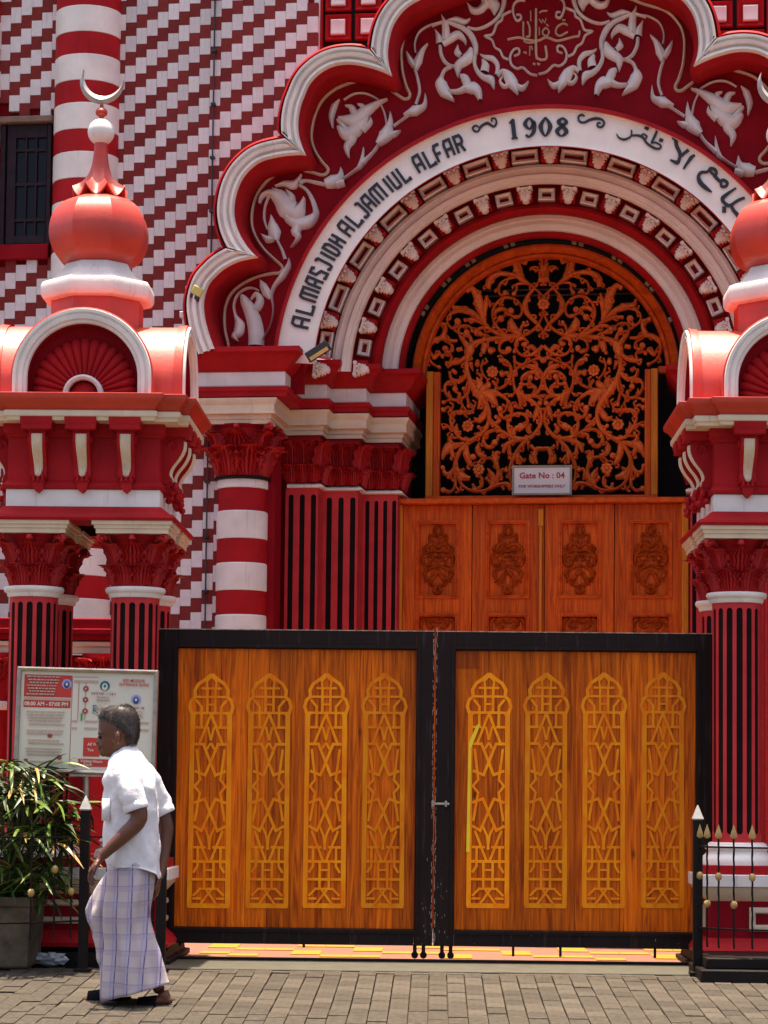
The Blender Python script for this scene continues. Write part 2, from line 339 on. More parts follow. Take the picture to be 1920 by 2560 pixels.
# --- window in the brick wall -------------------------------------
w0,w1,wz0,wz1=win
wn=MB()
for a in ((w0,w0+.035,wz0,wz1),(w1-.03,w1,wz0,wz1)): wn.box(a[0],a[1],VW-.02,VW+.05,a[2],a[3])
window=part(wn,'window','shutter')
MB().box(w0-.04,w1+.02,VW-.07,VW+.05,wz1-.045,wz1+.005).make('lintel_beam','sill',window,bevel=.008)
MB().box(w0-.02,w1,VW-.05,VW+.05,wz0-.03,wz0+.09).make('sill','redrecess',window,bevel=.008)
MB().box(w0+.03,w1-.03,VW+.025,VW+.029,wz0+.08,wz1-.04).make('recess_back','shutter',window)
sh=MB(); f0=FP(42,332,VW)[0]; f1=FP(118,332,VW)[0]; fz1=FP(80,345,VW)[1]; fz0=FP(80,590,VW)[1]
gl=[]
for i in range(3):
    for (a,bq) in ((0,.11),(.14,.46),(.49,.82),(.86,1)):
        x0=f0+(f1-f0)*(i/3+.03); x1=f0+(f1-f0)*((i+1)/3-.03); gl.append((x0,x1,fz1-(fz1-fz0)*bq,fz1-(fz1-fz0)*a))
sh.box(w0+.05,f0,VW-.012,VW+.02,wz0+.1,wz1-.05); sh.box(f1,w1-.035,VW-.012,VW+.02,wz0+.1,wz1-.05)
sh.box(f0,f1,VW-.012,VW+.02,fz1,wz1-.05); sh.box(f0,f1,VW-.012,VW+.02,wz0+.1,fz0)
for i in (1,2): sh.box(f0+(f1-f0)*(i/3-.03),f0+(f1-f0)*(i/3+.03),VW-.01,VW+.018,fz0,fz1)
for a in (.125,.475,.84): sh.box(f0,f1,VW-.008,VW+.016,fz1-(fz1-fz0)*(a+.015),fz1-(fz1-fz0)*(a-.015))
sh.make('shutter','shutter',window,bevel=.003)
for g in gl: MB().box(g[0],g[1],VW+.012,VW+.022,g[2],g[3]).make('pane','glass',window)
# --- striped turret shafts on the wall -----------------------------
def striped(cx,yref,r,vc,bands,z0name,topz,botz,parent):
    """bands: list of (pixel y of a colour change) from the top, starting white"""
tcx=FP(224,20,VW)[0]; tr_=86.5*sv(VW)*1.0
shaft=part(MB().lathe([(tr_-.01,-.0),(tr_-.01,8.3)],40,c=(tcx,VW)),'turret_shaft','red')
def bandz(y): return FP(224,y,VW-tr_)[1]
tops=[10,131,252,373,489]; h0=bandz(10)-bandz(76); hp=bandz(10)-bandz(131.5)
k=-2
while True:
    zt_=bandz(10)-k*hp
    if zt_<.0: break
    MB().lathe([(tr_-.004,zt_-h0),(tr_,zt_-h0+.004),(tr_,zt_-.004),(tr_-.004,zt_)],48,c=(tcx,VW)).make('white_stone_band','white',shaft)
    MB().lathe([(tr_-.005,zt_-hp+.001),(tr_-.002,zt_-hp+.004),(tr_-.002,zt_-h0-.004),(tr_-.005,zt_-h0-.001)],48,c=(tcx,VW)).make('red_stone_band','red',shaft)
    k+=1
tc2=FP(-72,20,VW)[0]; sh2=part(MB().lathe([(tr_-.01,-.0),(tr_-.01,8.3)],40,c=(tc2,VW)),'turret_shaft','red')
for k in range(-2,12):
    zt_=bandz(10)-k*hp-.05; MB().lathe([(tr_-.004,zt_-h0),(tr_,zt_-h0+.004),(tr_,zt_-.004),(tr_-.004,zt_)],40,c=(tc2,VW)).make('white_stone_band','white',sh2)
# --- coffered panels above the arch --------------------------------
VC=-.21
def mir(u,v): 
    c=FP(1350,938,v)[0]; return 2*c-u
cof=part(MB().box(FP(800,60,VC)[0],mir(FP(800,60,VC)[0],VC),VC+.02,VC+.4,FP(850,150,VC)[1],8.3),'coffer_backing','black')
cw=68*sv(VC); cp=78.5*sv(VC); czp=77*sv(VC); c0=FP(846,70,VC)
def coffer(u,z):
    s=cw/2; q=18.5*sv(VC)
    MB().grid([[(u-a,v,z-b),(u+a,v,z-b),(u+a,v,z+b),(u-a,v,z+b)] for a,b,v in ((s,s,VC+.02),(s,s,VC-.02),(s*.93,s*.93,VC-.03),(q*1.12,q*1.12,VC+.0))],True,False,True).make('coffer','red',cof)
    MB().grid([[(u-a,v,z-b),(u+a,v,z-b),(u+a,v,z+b),(u-a,v,z+b)] for a,b,v in ((q,q*1.08,VC+.0),(q,q*1.08,VC-.032),(q*.85,q*.9,VC-.038),(q*.5,q*.5,VC-.03))],True,False,True).make('plaster_square','white',cof,label='white plaster square in red coffer')
for sgn in (1,-1):
    for i in range(4):
        for j in range(4):
            u=c0[0]+i*cp; z=c0[1]+(j-(1 if i==0 else 1))*czp
            if sgn<0: u=mir(u,VC); 
            if j==0 and i<9 and sgn>0: continue
            coffer(u,z)
    for a,b,m,d in ((782,788,'red',.03),(788,802,'white',.06),(802,808,'red',.03)):
        ua,ub=FP(a,60,VC)[0],FP(b,60,VC)[0]
        if sgn<0: ua,ub=mir(ub,VC),mir(ua,VC)
        MB().box(ua,ub,VC-d,VC+.3,FP(800,150,VC)[1],8.3).make('panel_border',m,cof,bevel=.006)
# --- tympanum -------------------------------------------------------
VT=-.32; VFm=-.68
K5=(560,340,4.097); K3=(760,0,4.88); K6=(560,180,4.88); K4=(1080,0,4.88)
inner=[(537,873),(524,838),(514,800),(510,766),(513,741),(523,712),(540,692),(560,674),(592,657),(621,649),None,(645.5,645),
(633,633),(616,613),(599,584),(589,555),(586,523),(592,484),(606,450),(628,423),(657,403.5),(706,391.5),(750,388),None,(766,390),
(755,364),(747.5,336),(746,303),(752,268),(761,243),(773,215),(791,193),(817,174),(846,164),(883,162),(924,170),(955,180),None,(981,192),
(973,164),(970,133),(974,98),(983,67),(998,41),(1018,20),(1047,2),(1085,-16),(1135,-36),(1200,-56),(1270,-70),(1345,-76)]
def seg_smooth(pts,n=4):
    out=[]; cur=[]
    segs=[[]]
    for p in pts:
        if p is None: segs.append([]); continue
        segs[-1].append(p)
    # cusp vertex is shared by the two neighbouring segments
    for i,s in enumerate(segs):
        if i<len(segs)-1: s=s+[segs[i+1][0]]
        c=cr(s,n)
        out+=c if i==0 else c[1:]
    return out
ip=[FP(a,b,VFm) for a,b in seg_smooth(inner)]
full=ip+[(mir(u,VFm),z) for u,z in ip[::-1][1:]]
s=sv(VFm)
# traversal left base -> top -> right base: outward is to the left, so offsets are negative
cus=[i for i,(a_,b_) in enumerate(full) if any(abs(a_-FP(x,y,VFm)[0])+abs(b_-FP(x,y,VFm)[1])<1e-4 for x,y in ((645.5,645),(766,390),(981,192)))]
cus=cus+[len(full)-1-i for i in cus[::-1]]
lob=[0]+cus+[len(full)-1]
def fr(prof,name,m):
    for a_,b_ in zip(lob,lob[1:]):
        pth=full[a_:b_+1]; of=offs(pth,False); cols=[]
        for o,v in prof:
            q=[(p[0]+n_[0]*-o*s,p[1]+n_[1]*-o*s) for p,n_ in zip(pth,of)]
            for end in (0,1):
                ci=b_ if end else a_
                if ci not in cus: continue
                c=Vector(full[ci]); t1=(Vector(full[ci-1])-c).normalized(); t2=(Vector(full[ci+1])-c).normalized(); bs=-(t1+t2).normalized()
                mid=Vector(pth[len(pth)//2])-c; sg=1 if bs.cross(mid)>0 else -1
                sd=[sg*bs.cross(Vector(x)-c) for x in q]
                idx=range(len(q)) if not end else range(len(q)-1,-1,-1)
                idx=list(idx); k=0
                while k<len(idx)//2 and not all(sd[j]>=0 for j in idx[k:k+6]): k+=1
                if k:
                    x0,x1=Vector(q[idx[k-1]]),Vector(q[idx[k]]); d0,d1=sd[idx[k-1]],sd[idx[k]]; t=d0/(d0-d1) if d0<0<=d1 else 0
                    ip_=x0+(x1-x0)*t; 
                    # drop onto the bisector
                    ip_=c+bs*max(0,(ip_-c).dot(bs))
                    for j in idx[:k]: q[j]=(ip_.x,ip_.y)
                else:
                    j=idx[0]; e=Vector(q[j])-c; q[j]=tuple(c+bs*(abs(o*s)/max(.2,abs(bs.cross(Vector(of[0 if not end else -1]).orthogonal())) ) if 0 else e.dot(bs)))
            cols.append([(x,v,z) for x,z in q])
        part(MB().grid([[c_[i] for c_ in cols] for i in range(len(pth))]),name,m)
fr([(0,VFm),(1,VFm-.025),(4,VFm-.045),(10,VFm-.04),(13,VFm-.01),(16,VFm-.01),(19,VFm-.045),(27,VFm-.055),(31,VFm-.02),(34,VFm-.02),(37,VFm-.05),(42,VFm-.05),(45,VFm)],'scalloped_moulding','white')
fr([(-12,VT),(-12,VFm+.10),(-11,VFm+.07),(-2,VFm+.03),(1,VFm)],'inner_rim','red')
fr([(45,VFm),(47,VFm+.05),(49,VFm+.05),(50,VFm-.02),(56,VFm),(58,VFm+.06),(58,VW)],'outer_rim','red')
cT=FP(1357,938,VT); rT=612*sv(VT)
of=offs(full,False); outl=[(p[0]-n_[0]*16*s*0,p[1]) for p,n_ in zip(full,of)]
outl=[(FP(530,905,VT)[0]-.05,4.1)]+[(x+(-.05 if i<len(full)/2 else .02)*1,z+.03) for i,(x,z) in enumerate(outl)]+[(outl[-1][0]+.05,4.1)]
arc_=[(cT[0]+rT*math.cos(PI*i/60),cT[1]+rT*math.sin(PI*i/60)) for i in range(61)]
part(MB().prism(outl+[(cT[0]+rT,4.1)]+arc_+[(cT[0]-rT,4.1)],VT,VT+.06),'tympanum_wall','redrecess',ang=20)
# --- cream line moulding -------------------------------------------
cl=[FP(570,872,VT)]+FPS(K5,[(45,2135),(12,2000),(5,1850),(22,1730),(80,1610),(200,1510),(350,1440),(500,1410),(570,1404),(602,1362),(580,1320),(500,1250),(400,1150),(320,1020),(285,900),(290,760),(330,620),(400,510),(480,430),(600,372),(750,350),(900,372),(990,400),(1048,388),(1066,335),(1000,260),(930,150),(895,20)],VT)+FPS(K3,[(110,1500),(160,1340),(250,1200),(400,1080),(600,1005),(740,995),(950,1035),(1130,1150),(1210,1205),(1270,1205),(1292,1150),(1250,1060),(1205,900),(1190,750),(1190,600),(1230,450),(1330,310),(1450,220),(1659,145)],VT)+FPS(K4,[(300,50),(400,2),(520,-60),(800,-160),(1100,-210),(1290,-225)],VT)
for sg in (0,1):
    pts=cr(cl,3); pts=[(mir(u,VT),z) for u,z in pts] if sg else pts
    mb=MB(); stroke(mb,pts,4.0*s,VT-.028,VT,.006); part(mb,'line_moulding','cream')
# --- arabesque reliefs ----------------------------------------------
orn=[]
def S(K,pts,w,mirror=True): orn.append((K,pts,w,mirror))
# lower lobe
S(K5,[(400,2090),(470,1960),(500,1850),(505,1750),(490,1640),(520,1540),(600,1440),(660,1340),(670,1260)],[7,7,9,12,20,30,45,38,6])
S(K5,[(480,1680),(440,1610),(400,1530),(378,1480)],[18,55,45,4])
S(K5,[(370,1590),(290,1560),(210,1580),(140,1640),(105,1740),(120,1840),(160,1930),(150,2010),(110,2060),(150,2110)],[12,14,14,14,16,22,60,62,40,4])
S(K5,[(330,2150),(330,2020),(310,1900),(270,1790),(220,1700),(190,1640)],[90,90,85,75,60,30])
S(K5,[(260,1800),(340,1760),(370,1680),(330,1620),(280,1680)],[20,55,50,30,10])
# second lobe
S(K5,[(630,1270),(600,1180),(560,1100),(530,1040)],[26,22,20,24])
S(K5,[(540,1080),(520,1000),(500,920),(490,820)],[30,75,60,6])
S(K5,[(520,1060),(450,1060),(385,1010)],[30,50,5])
S(K5,[(450,970),(415,860),(420,740),(450,650),(470,600)],[14,20,18,20,40])
S(K5,[(370,700),(400,620),(480,590),(580,650),(650,740),(740,790),(790,740),(830,640)],[6,34,46,90,120,110,60,8])
S(K5,[(640,700),(600,600),(500,540)],[60,50,5])
S(K5,[(700,720),(690,620),(640,555)],[50,45,6])
S(K5,[(600,740),(660,850),(770,900),(870,880),(940,810),(935,740),(900,640),(850,560),(780,510)],[20,50,70,75,45,34,30,24,20])
S(K5,[(780,900),(740,980),(760,1050),(690,1150)],[50,62,36,4])
S(K5,[(1040,500),(940,480),(840,460),(780,480)],[28,26,22,40])
S(K5,[(530,520),(620,490),(720,500),(800,400)],[10,40,58,6])
S(K5,[(1040,490),(1120,470),(1190,420),(1205,335)],[55,80,50,5])
S(K5,[(1150,500),(1240,480)],[55,50])
# stem along the band and third lobe
S(K3,[(420,1560),(520,1640),(620,1600),(720,1500),(790,1440)],[30,90,100,70,20])
K2=(640,0,2.592)
S(K2,[(455,1200),(520,1170),(560,1100)],[36,28,4])
S(K2,[(570,1160),(640,1110),(680,1070),(700,960)],[14,14,26,4])
S(K2,[(690,1060),(760,990),(800,930)],[26,16,16])
S(K2,[(790,940),(840,880),(870,800),(875,735)],[26,56,26,3])
S(K2,[(820,900),(900,870),(940,850)],[26,30,4])
S(K2,[(850,820),(835,740),(810,680)],[12,9,9])
S(K2,[(890,820),(960,770),(1000,740)],[13,14,20])
S(K2,[(960,750),(1030,720),(1090,690),(1100,615)],[14,46,24,3])
S(K2,[(1035,680),(1060,600),(1050,520),(1030,450)],[13,14,14,14])
S(K2,[(1035,460),(1050,400),(1080,330),(1115,290)],[16,38,22,3])
S(K2,[(1030,440),(1000,390),(975,335)],[22,26,3])
S(K2,[(1035,350),(1030,280),(1060,210),(1130,165),(1200,150)],[9,9,9,9,9])
S(K2,[(570,650),(640,610),(720,610),(800,650)],[9,10,10,9])
S(K2,[(500,840),(490,760),(510,690),(545,650)],[4,28,30,3])
S(K2,[(530,780),(590,850),(620,900),(590,960),(605,1030)],[14,34,42,30,3])
S(K2,[(540,770),(640,780),(720,720),(800,670),(855,650)],[16,62,46,24,3])
S(K2,[(650,770),(620,700),(580,690)],[34,28,4])
S(K2,[(700,740),(690,690),(660,680)],[28,24,4])
S(K2,[(690,850),(740,800),(745,765)],[30,22,4])
# upper arabesques (crop K4)
S(K4,[(0,320),(80,290),(170,270),(290,310),(400,360),(480,440),(530,560),(535,680)],[22,24,26,34,40,46,42,26])
S(K4,[(190,260),(290,240),(400,270),(470,240)],[12,44,42,4])
S(K4,[(440,340),(540,360),(650,330),(760,260),(830,180),(870,80),(880,0)],[22,24,26,28,30,34,40])
S(K4,[(430,40),(500,130),(580,130),(650,60),(640,0)],[5,50,54,60,50])
S(K4,[(700,0),(760,80),(760,200)],[80,80,4])
S(K4,[(170,500),(170,400),(160,300),(120,190)],[60,56,50,5])
S(K4,[(130,540),(220,480),(320,430),(400,500),(410,560)],[50,60,60,30,4])
S(K4,[(100,540),(80,450),(40,370)],[60,44,6])
S(K4,[(100,560),(110,660),(160,760),(240,810),(330,800)],[28,30,30,28,30])
S(K4,[(480,600),(450,700),(380,760),(320,820),(320,960)],[30,80,70,60,5])
S(K4,[(360,690),(310,640),(320,560)],[34,50,5])
S(K4,[(240,820),(160,860),(120,940),(110,1020),(160,1130),(280,1250)],[28,28,30,80,80,4])
S(K4,[(220,1120),(330,1120),(430,1060),(400,960),(350,930)],[30,44,60,60,30])
S(K4,[(400,1090),(500,1080),(560,1130),(590,1230)],[50,90,60,30])
S(K4,[(530,680),(520,780),(560,880),(640,950),(720,980),(760,1100)],[24,30,34,46,60,5])
S(K4,[(640,880),(650,800),(620,740)],[60,56,20])
S(K4,[(590,670),(650,700),(740,720),(800,800),(790,920)],[5,34,44,34,30])
S(K4,[(800,940),(860,880),(930,930),(980,1020),(1050,1170)],[20,40,70,80,5])
S(K4,[(880,920),(830,990),(880,1060),(940,1040)],[10,22,36,40])
S(K4,[(1000,1030),(1100,1080),(1180,1000)],[40,50,5])
# medallion frame (mirrored) and lettering (not mirrored)
S(K4,[(1290,925),(1200,905),(1110,830),(1040,840),(970,790),(955,690),(1000,610),(1060,600),(1060,660),(1000,690)],[20,20,20,20,20,20,18,18,18,14])
S(K4,[(940,730),(870,700),(830,620),(770,580),(730,490),(650,445),(740,420),(790,300),(850,250),(870,190),(970,140)],[20,20,20,18,20,18,20,20,20,20,20])
S(K4,[(1140,10),(1060,10),(1000,60),(990,150),(1030,250),(1080,240),(1080,190),(1030,190)],[20,20,20,20,20,20,18,14])
cx_m=1341
for K,pts,w,mirr in [o for o in orn if o]:
    sc=1/K[2]
    p2=[(K[0]+a*sc,K[1]+b*sc) for a,b in pts]
    mx=max(w)*sc
    n=5 if len(p2)>3 else 6
    q=cr(p2,n); ww=[interp(w,i/(len(q)-1))*sc/2*(1.32+min(.62,interp(w,i/(len(q)-1))/110)) for i in range(len(q))]
    base=[FP(a,b,VT) for a,b in q]; hh=.020+.0016*mx
    jit=rnd.uniform(0,.006)
    for side in ((0,1) if mirr else (0,)):
        pp=[(2*FP(1345,300,VT)[0]-u,z+.010) for u,z in base] if side else base
        mb=MB(); stroke(mb,pp,[x*s for x in ww],VT-hh-jit,VT,.007); part(mb,'arabesque_scroll','white',ang=60)
cal=[([(920,485),(1060,460),(1170,490),(1290,500),(1380,460),(1440,470),(1530,500),(1660,470)],28),
([(1115,270),(1115,450),(1150,520),(1270,520)],20),([(1165,270),(1190,330),(1190,440),(1150,450)],22),([(1205,140),(1205,270)],15),
([(1270,110),(1270,640),(1300,720),(1370,730),(1400,690),(1385,565)],28),([(1310,165),(1340,140),(1410,135)],18),
([(1310,240),(1340,280),(1350,240),(1375,280),(1390,230)],12),([(1395,300),(1430,325)],18),
([(1350,380),(1390,345),(1430,390),(1400,440),(1355,420),(1350,380)],20),([(1310,340),(1310,440)],14),
([(1660,310),(1600,290),(1530,330),(1510,400),(1560,440),(1640,400),(1660,395)],22),([(1590,250),(1630,250)],18),
([(1120,640),(1160,650)],22),([(1195,570),(1190,690)],14),([(1215,570),(1225,620)],14),([(1235,780),(1265,790)],24),([(1285,780),(1320,790)],24),
([(1660,470),(1740,450),(1790,440),(1800,380)],26)]
for pts,w in cal:
    sc=1/4.88; q=cr([(1080+a*sc,b*sc) for a,b in pts],4); mb=MB(); stroke(mb,[FP(a,b,VT) for a,b in q],w*sc*s*.55,VT-.022,VT,.006); part(mb,'calligraphy_stroke','cream',ang=60)
# --- arch orders ----------------------------------------------------
def ring(prof,name,m,v,n=96):
    fv=min(q for _,q in prof); rows=[]; cc_=[FP(1357,938,q) for _,q in prof]; ks=[sv(q) for _,q in prof]; rm_=sum(r for r,_ in prof)/len(prof)*ks[0]
    a0=math.degrees(math.asin(max(-.05,min(.3,(4.335-cc_[0][1])/rm_))))
    if v>.5: a0=-3
    for i in range(n+1):
        a=R(a0+(180-2*a0)*i/n); rows.append([(c[0]+math.cos(a)*r*k,vv,c[1]+math.sin(a)*r*k) for (r,vv),c,k in zip(prof,cc_,ks)])
    return part(MB().grid(rows),name,m)
VB=-.50
band=ring([(690,VT),(690,VB-.03),(684,VB-.035),(683,VB),(592,VB),(591,VB-.02),(588,VB-.02)],'inscription_band','ringbounce',VB)
ring([(697,VT),(696,VB-.02),(692,VB-.045),(686,VB-.045),(684,VB-.001)],'band_edge','red',VB)
V1=.04
A=ring([(589,VB-.021),(587,VB-.03),(586,VB-.02),(586,V1+.035),(538,V1+.035)],'dentil_backing','red',VB+.1)
ring([(542,V1+.04),(541,V1-.04),(534,V1-.05),(531,V1-.02),(520,V1-.03),(516,V1-.05),(505,V1-.04),(502,V1),(494,V1-.01),(490,V1+.03),(488,V1+.22)],'arch_moulding','ringbounce',V1)
V2=.25
A2=ring([(490,V1+.03),(488,V1+.08),(488,V2+.03),(440,V2+.03)],'dentil_backing','red',V2)
ring([(441,V2+.03),(438,V2-.03),(430,V2-.05),(420,V2-.02),(413,V2+.03),(412,V2+.24)],'arch_moulding','red',V2)
V3=.48
ring([(413,V3),(411,V3-.05),(402,V3-.05),(398,V3-.02),(388,V3-.03),(384,V3-.01),(372,V3),(368,V3+.03)],'arch_moulding','ringbounce',V3)
ring([(369,V3+.03),(366,V3+.02),(356,V3+.05),(352,V3+.09),(351,V3+.14)],'arch_moulding','red',V3)
ring([(351,V3+.14),(346,V3+.5),(346,1.4)],'soffit','paintedshade',.6)  # shade of the arch gap painted onto the soffit
for a in (28,31,43,46,56,59,74,77,103,106,121,124,139,142,157): 
    c=FP(1357,938,.70); k=sv(.70); t=R(180-a); mb=MB().box(-.018,.018,-.03,.03,-.022,.022); o=part(mb,'soffit_lamp','signframe'); o.location=(c[0]+math.cos(t)*350*k,.70,c[1]+math.sin(t)*350*k); o.rotation_euler=(0,-(t-PI/2),0)
# coffers and brackets between the rings
def radial(name,par,mb_or_me,m,rad,ang,v,**kw):
    c=FP(1357,938,v); k=sv(v); t=R(ang); loc=(c[0]+math.cos(t)*rad*k,v,c[1]+math.sin(t)*rad*k)
    if isinstance(mb_or_me,MB): o=mb_or_me.make(name,m,par,loc,**kw)
    else: o=obj(name,mb_or_me,par,loc)
    o.rotation_euler=(0,PI/2-t,0); return o
def frame_mb(w,h,t,d):
    rows=[]
    for a,b,v in ((w,h,.03),(w,h,-d),(w-t*.3,h-t*.3,-d-.006),(w-t*.6,h-t*.6,-d+.006),(w-t,h-t,-d+.012),(w-t,h-t,.03)):
        rows.append([(-a,v,-b),(a,v,-b),(a,v,b),(-a,v,b)])
    return MB().grid(rows,True)
def bracket_small(w,h):
    mb=MB().box(-w*1.05,w*1.05,-.05,.03,h*.62,h*.98)
    for q in (-1,1):
        mb.tube([(q*w*.78,-.058,h*.80),(q*w*.78,.0,h*.80)],h*.26,8); mb.ball((q*w*.30,-.05,h*.52),w*.22,8,6)
    o=[(-.86,.60),(.86,.60),(.92,.25),(.74,.12),(.86,-.15),(.70,-.26),(.76,-.52),(.52,-.62),(.42,-.92),(0,-1.06),(-.42,-.92),(-.52,-.62),(-.76,-.52),(-.70,-.26),(-.86,-.15),(-.74,.12),(-.92,.25)]
    dome(mb,[(x*w,z*h) for x,z in o],-.045,.02)
    for q in (-.42,0,.42): mb.tube([(q*w,-.04,h*.5),(q*w*.8,-.052,0),(q*w*.35,-.035,-h*.7)],[w*.10,w*.12,w*.05],6)
    return mb
kb=sv(V1)
cm=bm_=sm=None
def bracket_cap(w,h):
    mb=MB().box(-w*1.12,w*1.12,-.10,.10,h*1.0,h*1.35); mb.box(-w,w,-.085,.10,-h,h*1.0); return mb
for k in range(-7,8):
    ang=88.5+12.75*k
    if ang<1 or ang>180: continue
    w=21*kb; h=19*kb
    o=radial('bracket_block',A,bracket_cap(w,h) if cm is None else cm,'red',565,ang,V1-.05,bevel=.003); cm=o.data
    o2=radial('plaster_bracket',A,bracket_small(w*.98,h*1.08) if bm_ is None else bm_,'ringbounce',566,ang,V1-.13); bm_=o2.data
for k in range(-7,7):
    ang=88.5+12.75*(k+.5)
    if ang<2 or ang>178: continue
    o3=radial('coffer_frame',A,frame_mb(34*kb,16*kb,9*kb,.05) if sm is None else sm,'ringbounce',561,ang,V1+.0); sm=o3.data
kb=sv(V2); cm=bm_=sm=None
for k in range(-6,8):
    ang=82.2+13.6*k; w=19*kb; h=18*kb
    if ang<1 or ang>180: continue
    o=radial('bracket_block',A2,bracket_cap(w,h) if cm is None else cm,'red',462,ang,V2-.04,bevel=.003); cm=o.data
    o2=radial('plaster_bracket',A2,bracket_small(w*.98,h*1.08) if bm_ is None else bm_,'ringbounce',463,ang,V2-.12); bm_=o2.data
for k in range(-6,7):
    ang=82.2+13.6*(k+.5)
    if ang<2 or ang>178: continue
    o3=radial('coffer_frame',A2,frame_mb(21*kb,15.5*kb,9*kb,.045) if sm is None else sm,'ringbounce',461,ang,V2+.0); sm=o3.data
# --- lettering on the band -----------------------------------------
G={
'A':[[(0,0),(0,.78),(.22,1),(1,1),(1,0)],[(0,.45),(1,.45)]],
'L':[[(.1,1),(.1,0),(1.1,0),(1.1,.14)]],
'M':[[(0,0),(0,.8),(.2,1),(1.7,1),(1.7,0)],[(.85,1),(.85,0)]],
'S':[[(1,.85),(.85,1),(.1,1),(.1,.62),(.95,.42),(.95,0),(.1,0),(.0,.12)]],
'J':[[(.85,1),(.85,.12),(.7,0),(.1,0),(0,.14)],[(.3,1),(.85,1)]],
'I':[[(.4,0),(.4,1)]],
'D':[[(.1,0),(.1,1),(.75,1),(1,.8),(1,.2),(.75,0),(.1,0)]],
'H':[[(.05,0),(.05,1)],[(1,0),(1,.8),(.8,.5)],[(.05,.5),(1,.5)],[(1,.6),(.85,1)]],
'U':[[(.05,1),(.05,.1),(.2,0),(1,0)],[(1,0),(1,1)]],
'F':[[(0,0),(0,.78),(.22,1),(1,1)],[(0,.48),(.8,.48)]],
'R':[[(0,0),(0,1),(.8,1),(1,.8),(1,.62),(.8,.5),(0,.5)],[(.6,.5),(1,0)]]}
WID={'A':1,'L':.95,'M':1.7,'S':1,'J':.85,'I':.45,'D':1,'H':1,'U':1,'F':.9,'R':1}
cB=FP(1357,938,VB); kB=sv(VB)
def arc_pt(ang,rad): t=R(180-ang); return (cB[0]+math.cos(t)*rad*kB,cB[1]+math.sin(t)*rad*kB)
def word(wd,a0,a1,r0=612,r1=662):
    tot=sum(WID[c] for c in wd)+.55*(len(wd)-1); x=0; un=(a1-a0)/tot
    for c in wd:
        mb=MB()
        for j,st in enumerate(G[c]):
            dens=[]
            for p,q in zip(st,st[1:]):
                for t in (0,.5): dens.append((p[0]+(q[0]-p[0])*t,p[1]+(q[1]-p[1])*t))
            dens.append(st[-1])
            pp=[arc_pt(a0+(x+gx*.92+.04)*un,r0+3+gy*(r1-r0-6)) for gx,gy in dens]
            stroke(mb,pp,3.5*kB,VB-.012-.001*j,VB+.001,rect=True)
        mb.make('letter','letter',band,ang=20); x+=WID[c]+.55
word('AL',12.1,17.2); word('MASJIDH',18.6,34.6); word('AL',36.4,40.9); word('JAMIUL',42.1,56.2); word('ALFAR',58.9,71.0)
def digit(sts,ac,wd,r0=614,r1=662):
    mb=MB()
    for j,(st,w) in enumerate(sts):
        q=cr(st,5) if len(st)>2 else st
        if len(q)==2: q=[q[0],((q[0][0]+q[1][0])/2,(q[0][1]+q[1][1])/2),q[1]]
        pp=[arc_pt(ac+(gx-.5)*wd,r0+gy*(r1-r0)) for gx,gy in q]
        ww=[interp(w,i/(len(pp)-1))*kB*1.22 for i in range(len(pp))]
        stroke(mb,pp,ww,VB-.013-.0012*j,VB+.001,rect=True)
    mb.make('numeral','letter',band,ang=20)
digit([([(.1,.85),(.5,1),(.5,.99)],[1.2,3]),([(.5,1),(.5,.0)],[4.4,4.4]),([(.12,.01),(.88,.01)],[1.6,1.6])],83.0,2.0)
digit([([(.9,.68),(.5,1),(.1,.7),(.5,.42),(.9,.68),(.85,.25),(.4,0),(.12,.12)],[4.6,1.5,4.6,1.5,4.6,4,2,3])],86.7,2.5)
digit([([(.5,1),(.08,.5),(.5,0),(.92,.5),(.5,1)],[1.4,5,1.4,5,1.4])],90.3,2.6)
digit([([(.5,.98),(.16,.77),(.5,.55),(.92,.25),(.5,0),(.08,.25),(.5,.53),(.84,.77),(.5,.98)],[1.4,4,3.6,4.6,1.4,4.4,3.4,3.6,1.4])],94.1,2.6)
def swirl(pts,K,w):
    sc=1/K[2]; q=cr([(K[0]+a*sc,K[1]+b*sc) for a,b in pts],5); mb=MB(); ww=[interp(w,i/(len(q)-1))*kB*.5 for i in range(len(q))]
    stroke(mb,[FP(a,b,VB) for a,b in q],ww,VB-.012-rnd.uniform(0,.002),VB+.001,rect=True); return mb
swirl([(1448,828),(1425,815),(1405,830),(1415,850),(1440,852),(1460,820),(1500,800),(1540,822),(1558,800),(1552,772),(1528,770),(1530,790)],K2,[3,4,5,5,4,6,7,5,5,4,3,4]).make('flourish','letter',band,ang=20)
K8=(1280,0,2.592); K7=(1600,300,3.456)
swirl([(470,755),(450,745),(430,762),(440,790),(470,795),(500,780),(540,770),(580,775),(598,800),(580,825),(555,820),(555,800),(575,798)],K8,[4,5,5,5,5,6,7,5,5,5,4,4,3]).make('flourish','letter',band,ang=20)
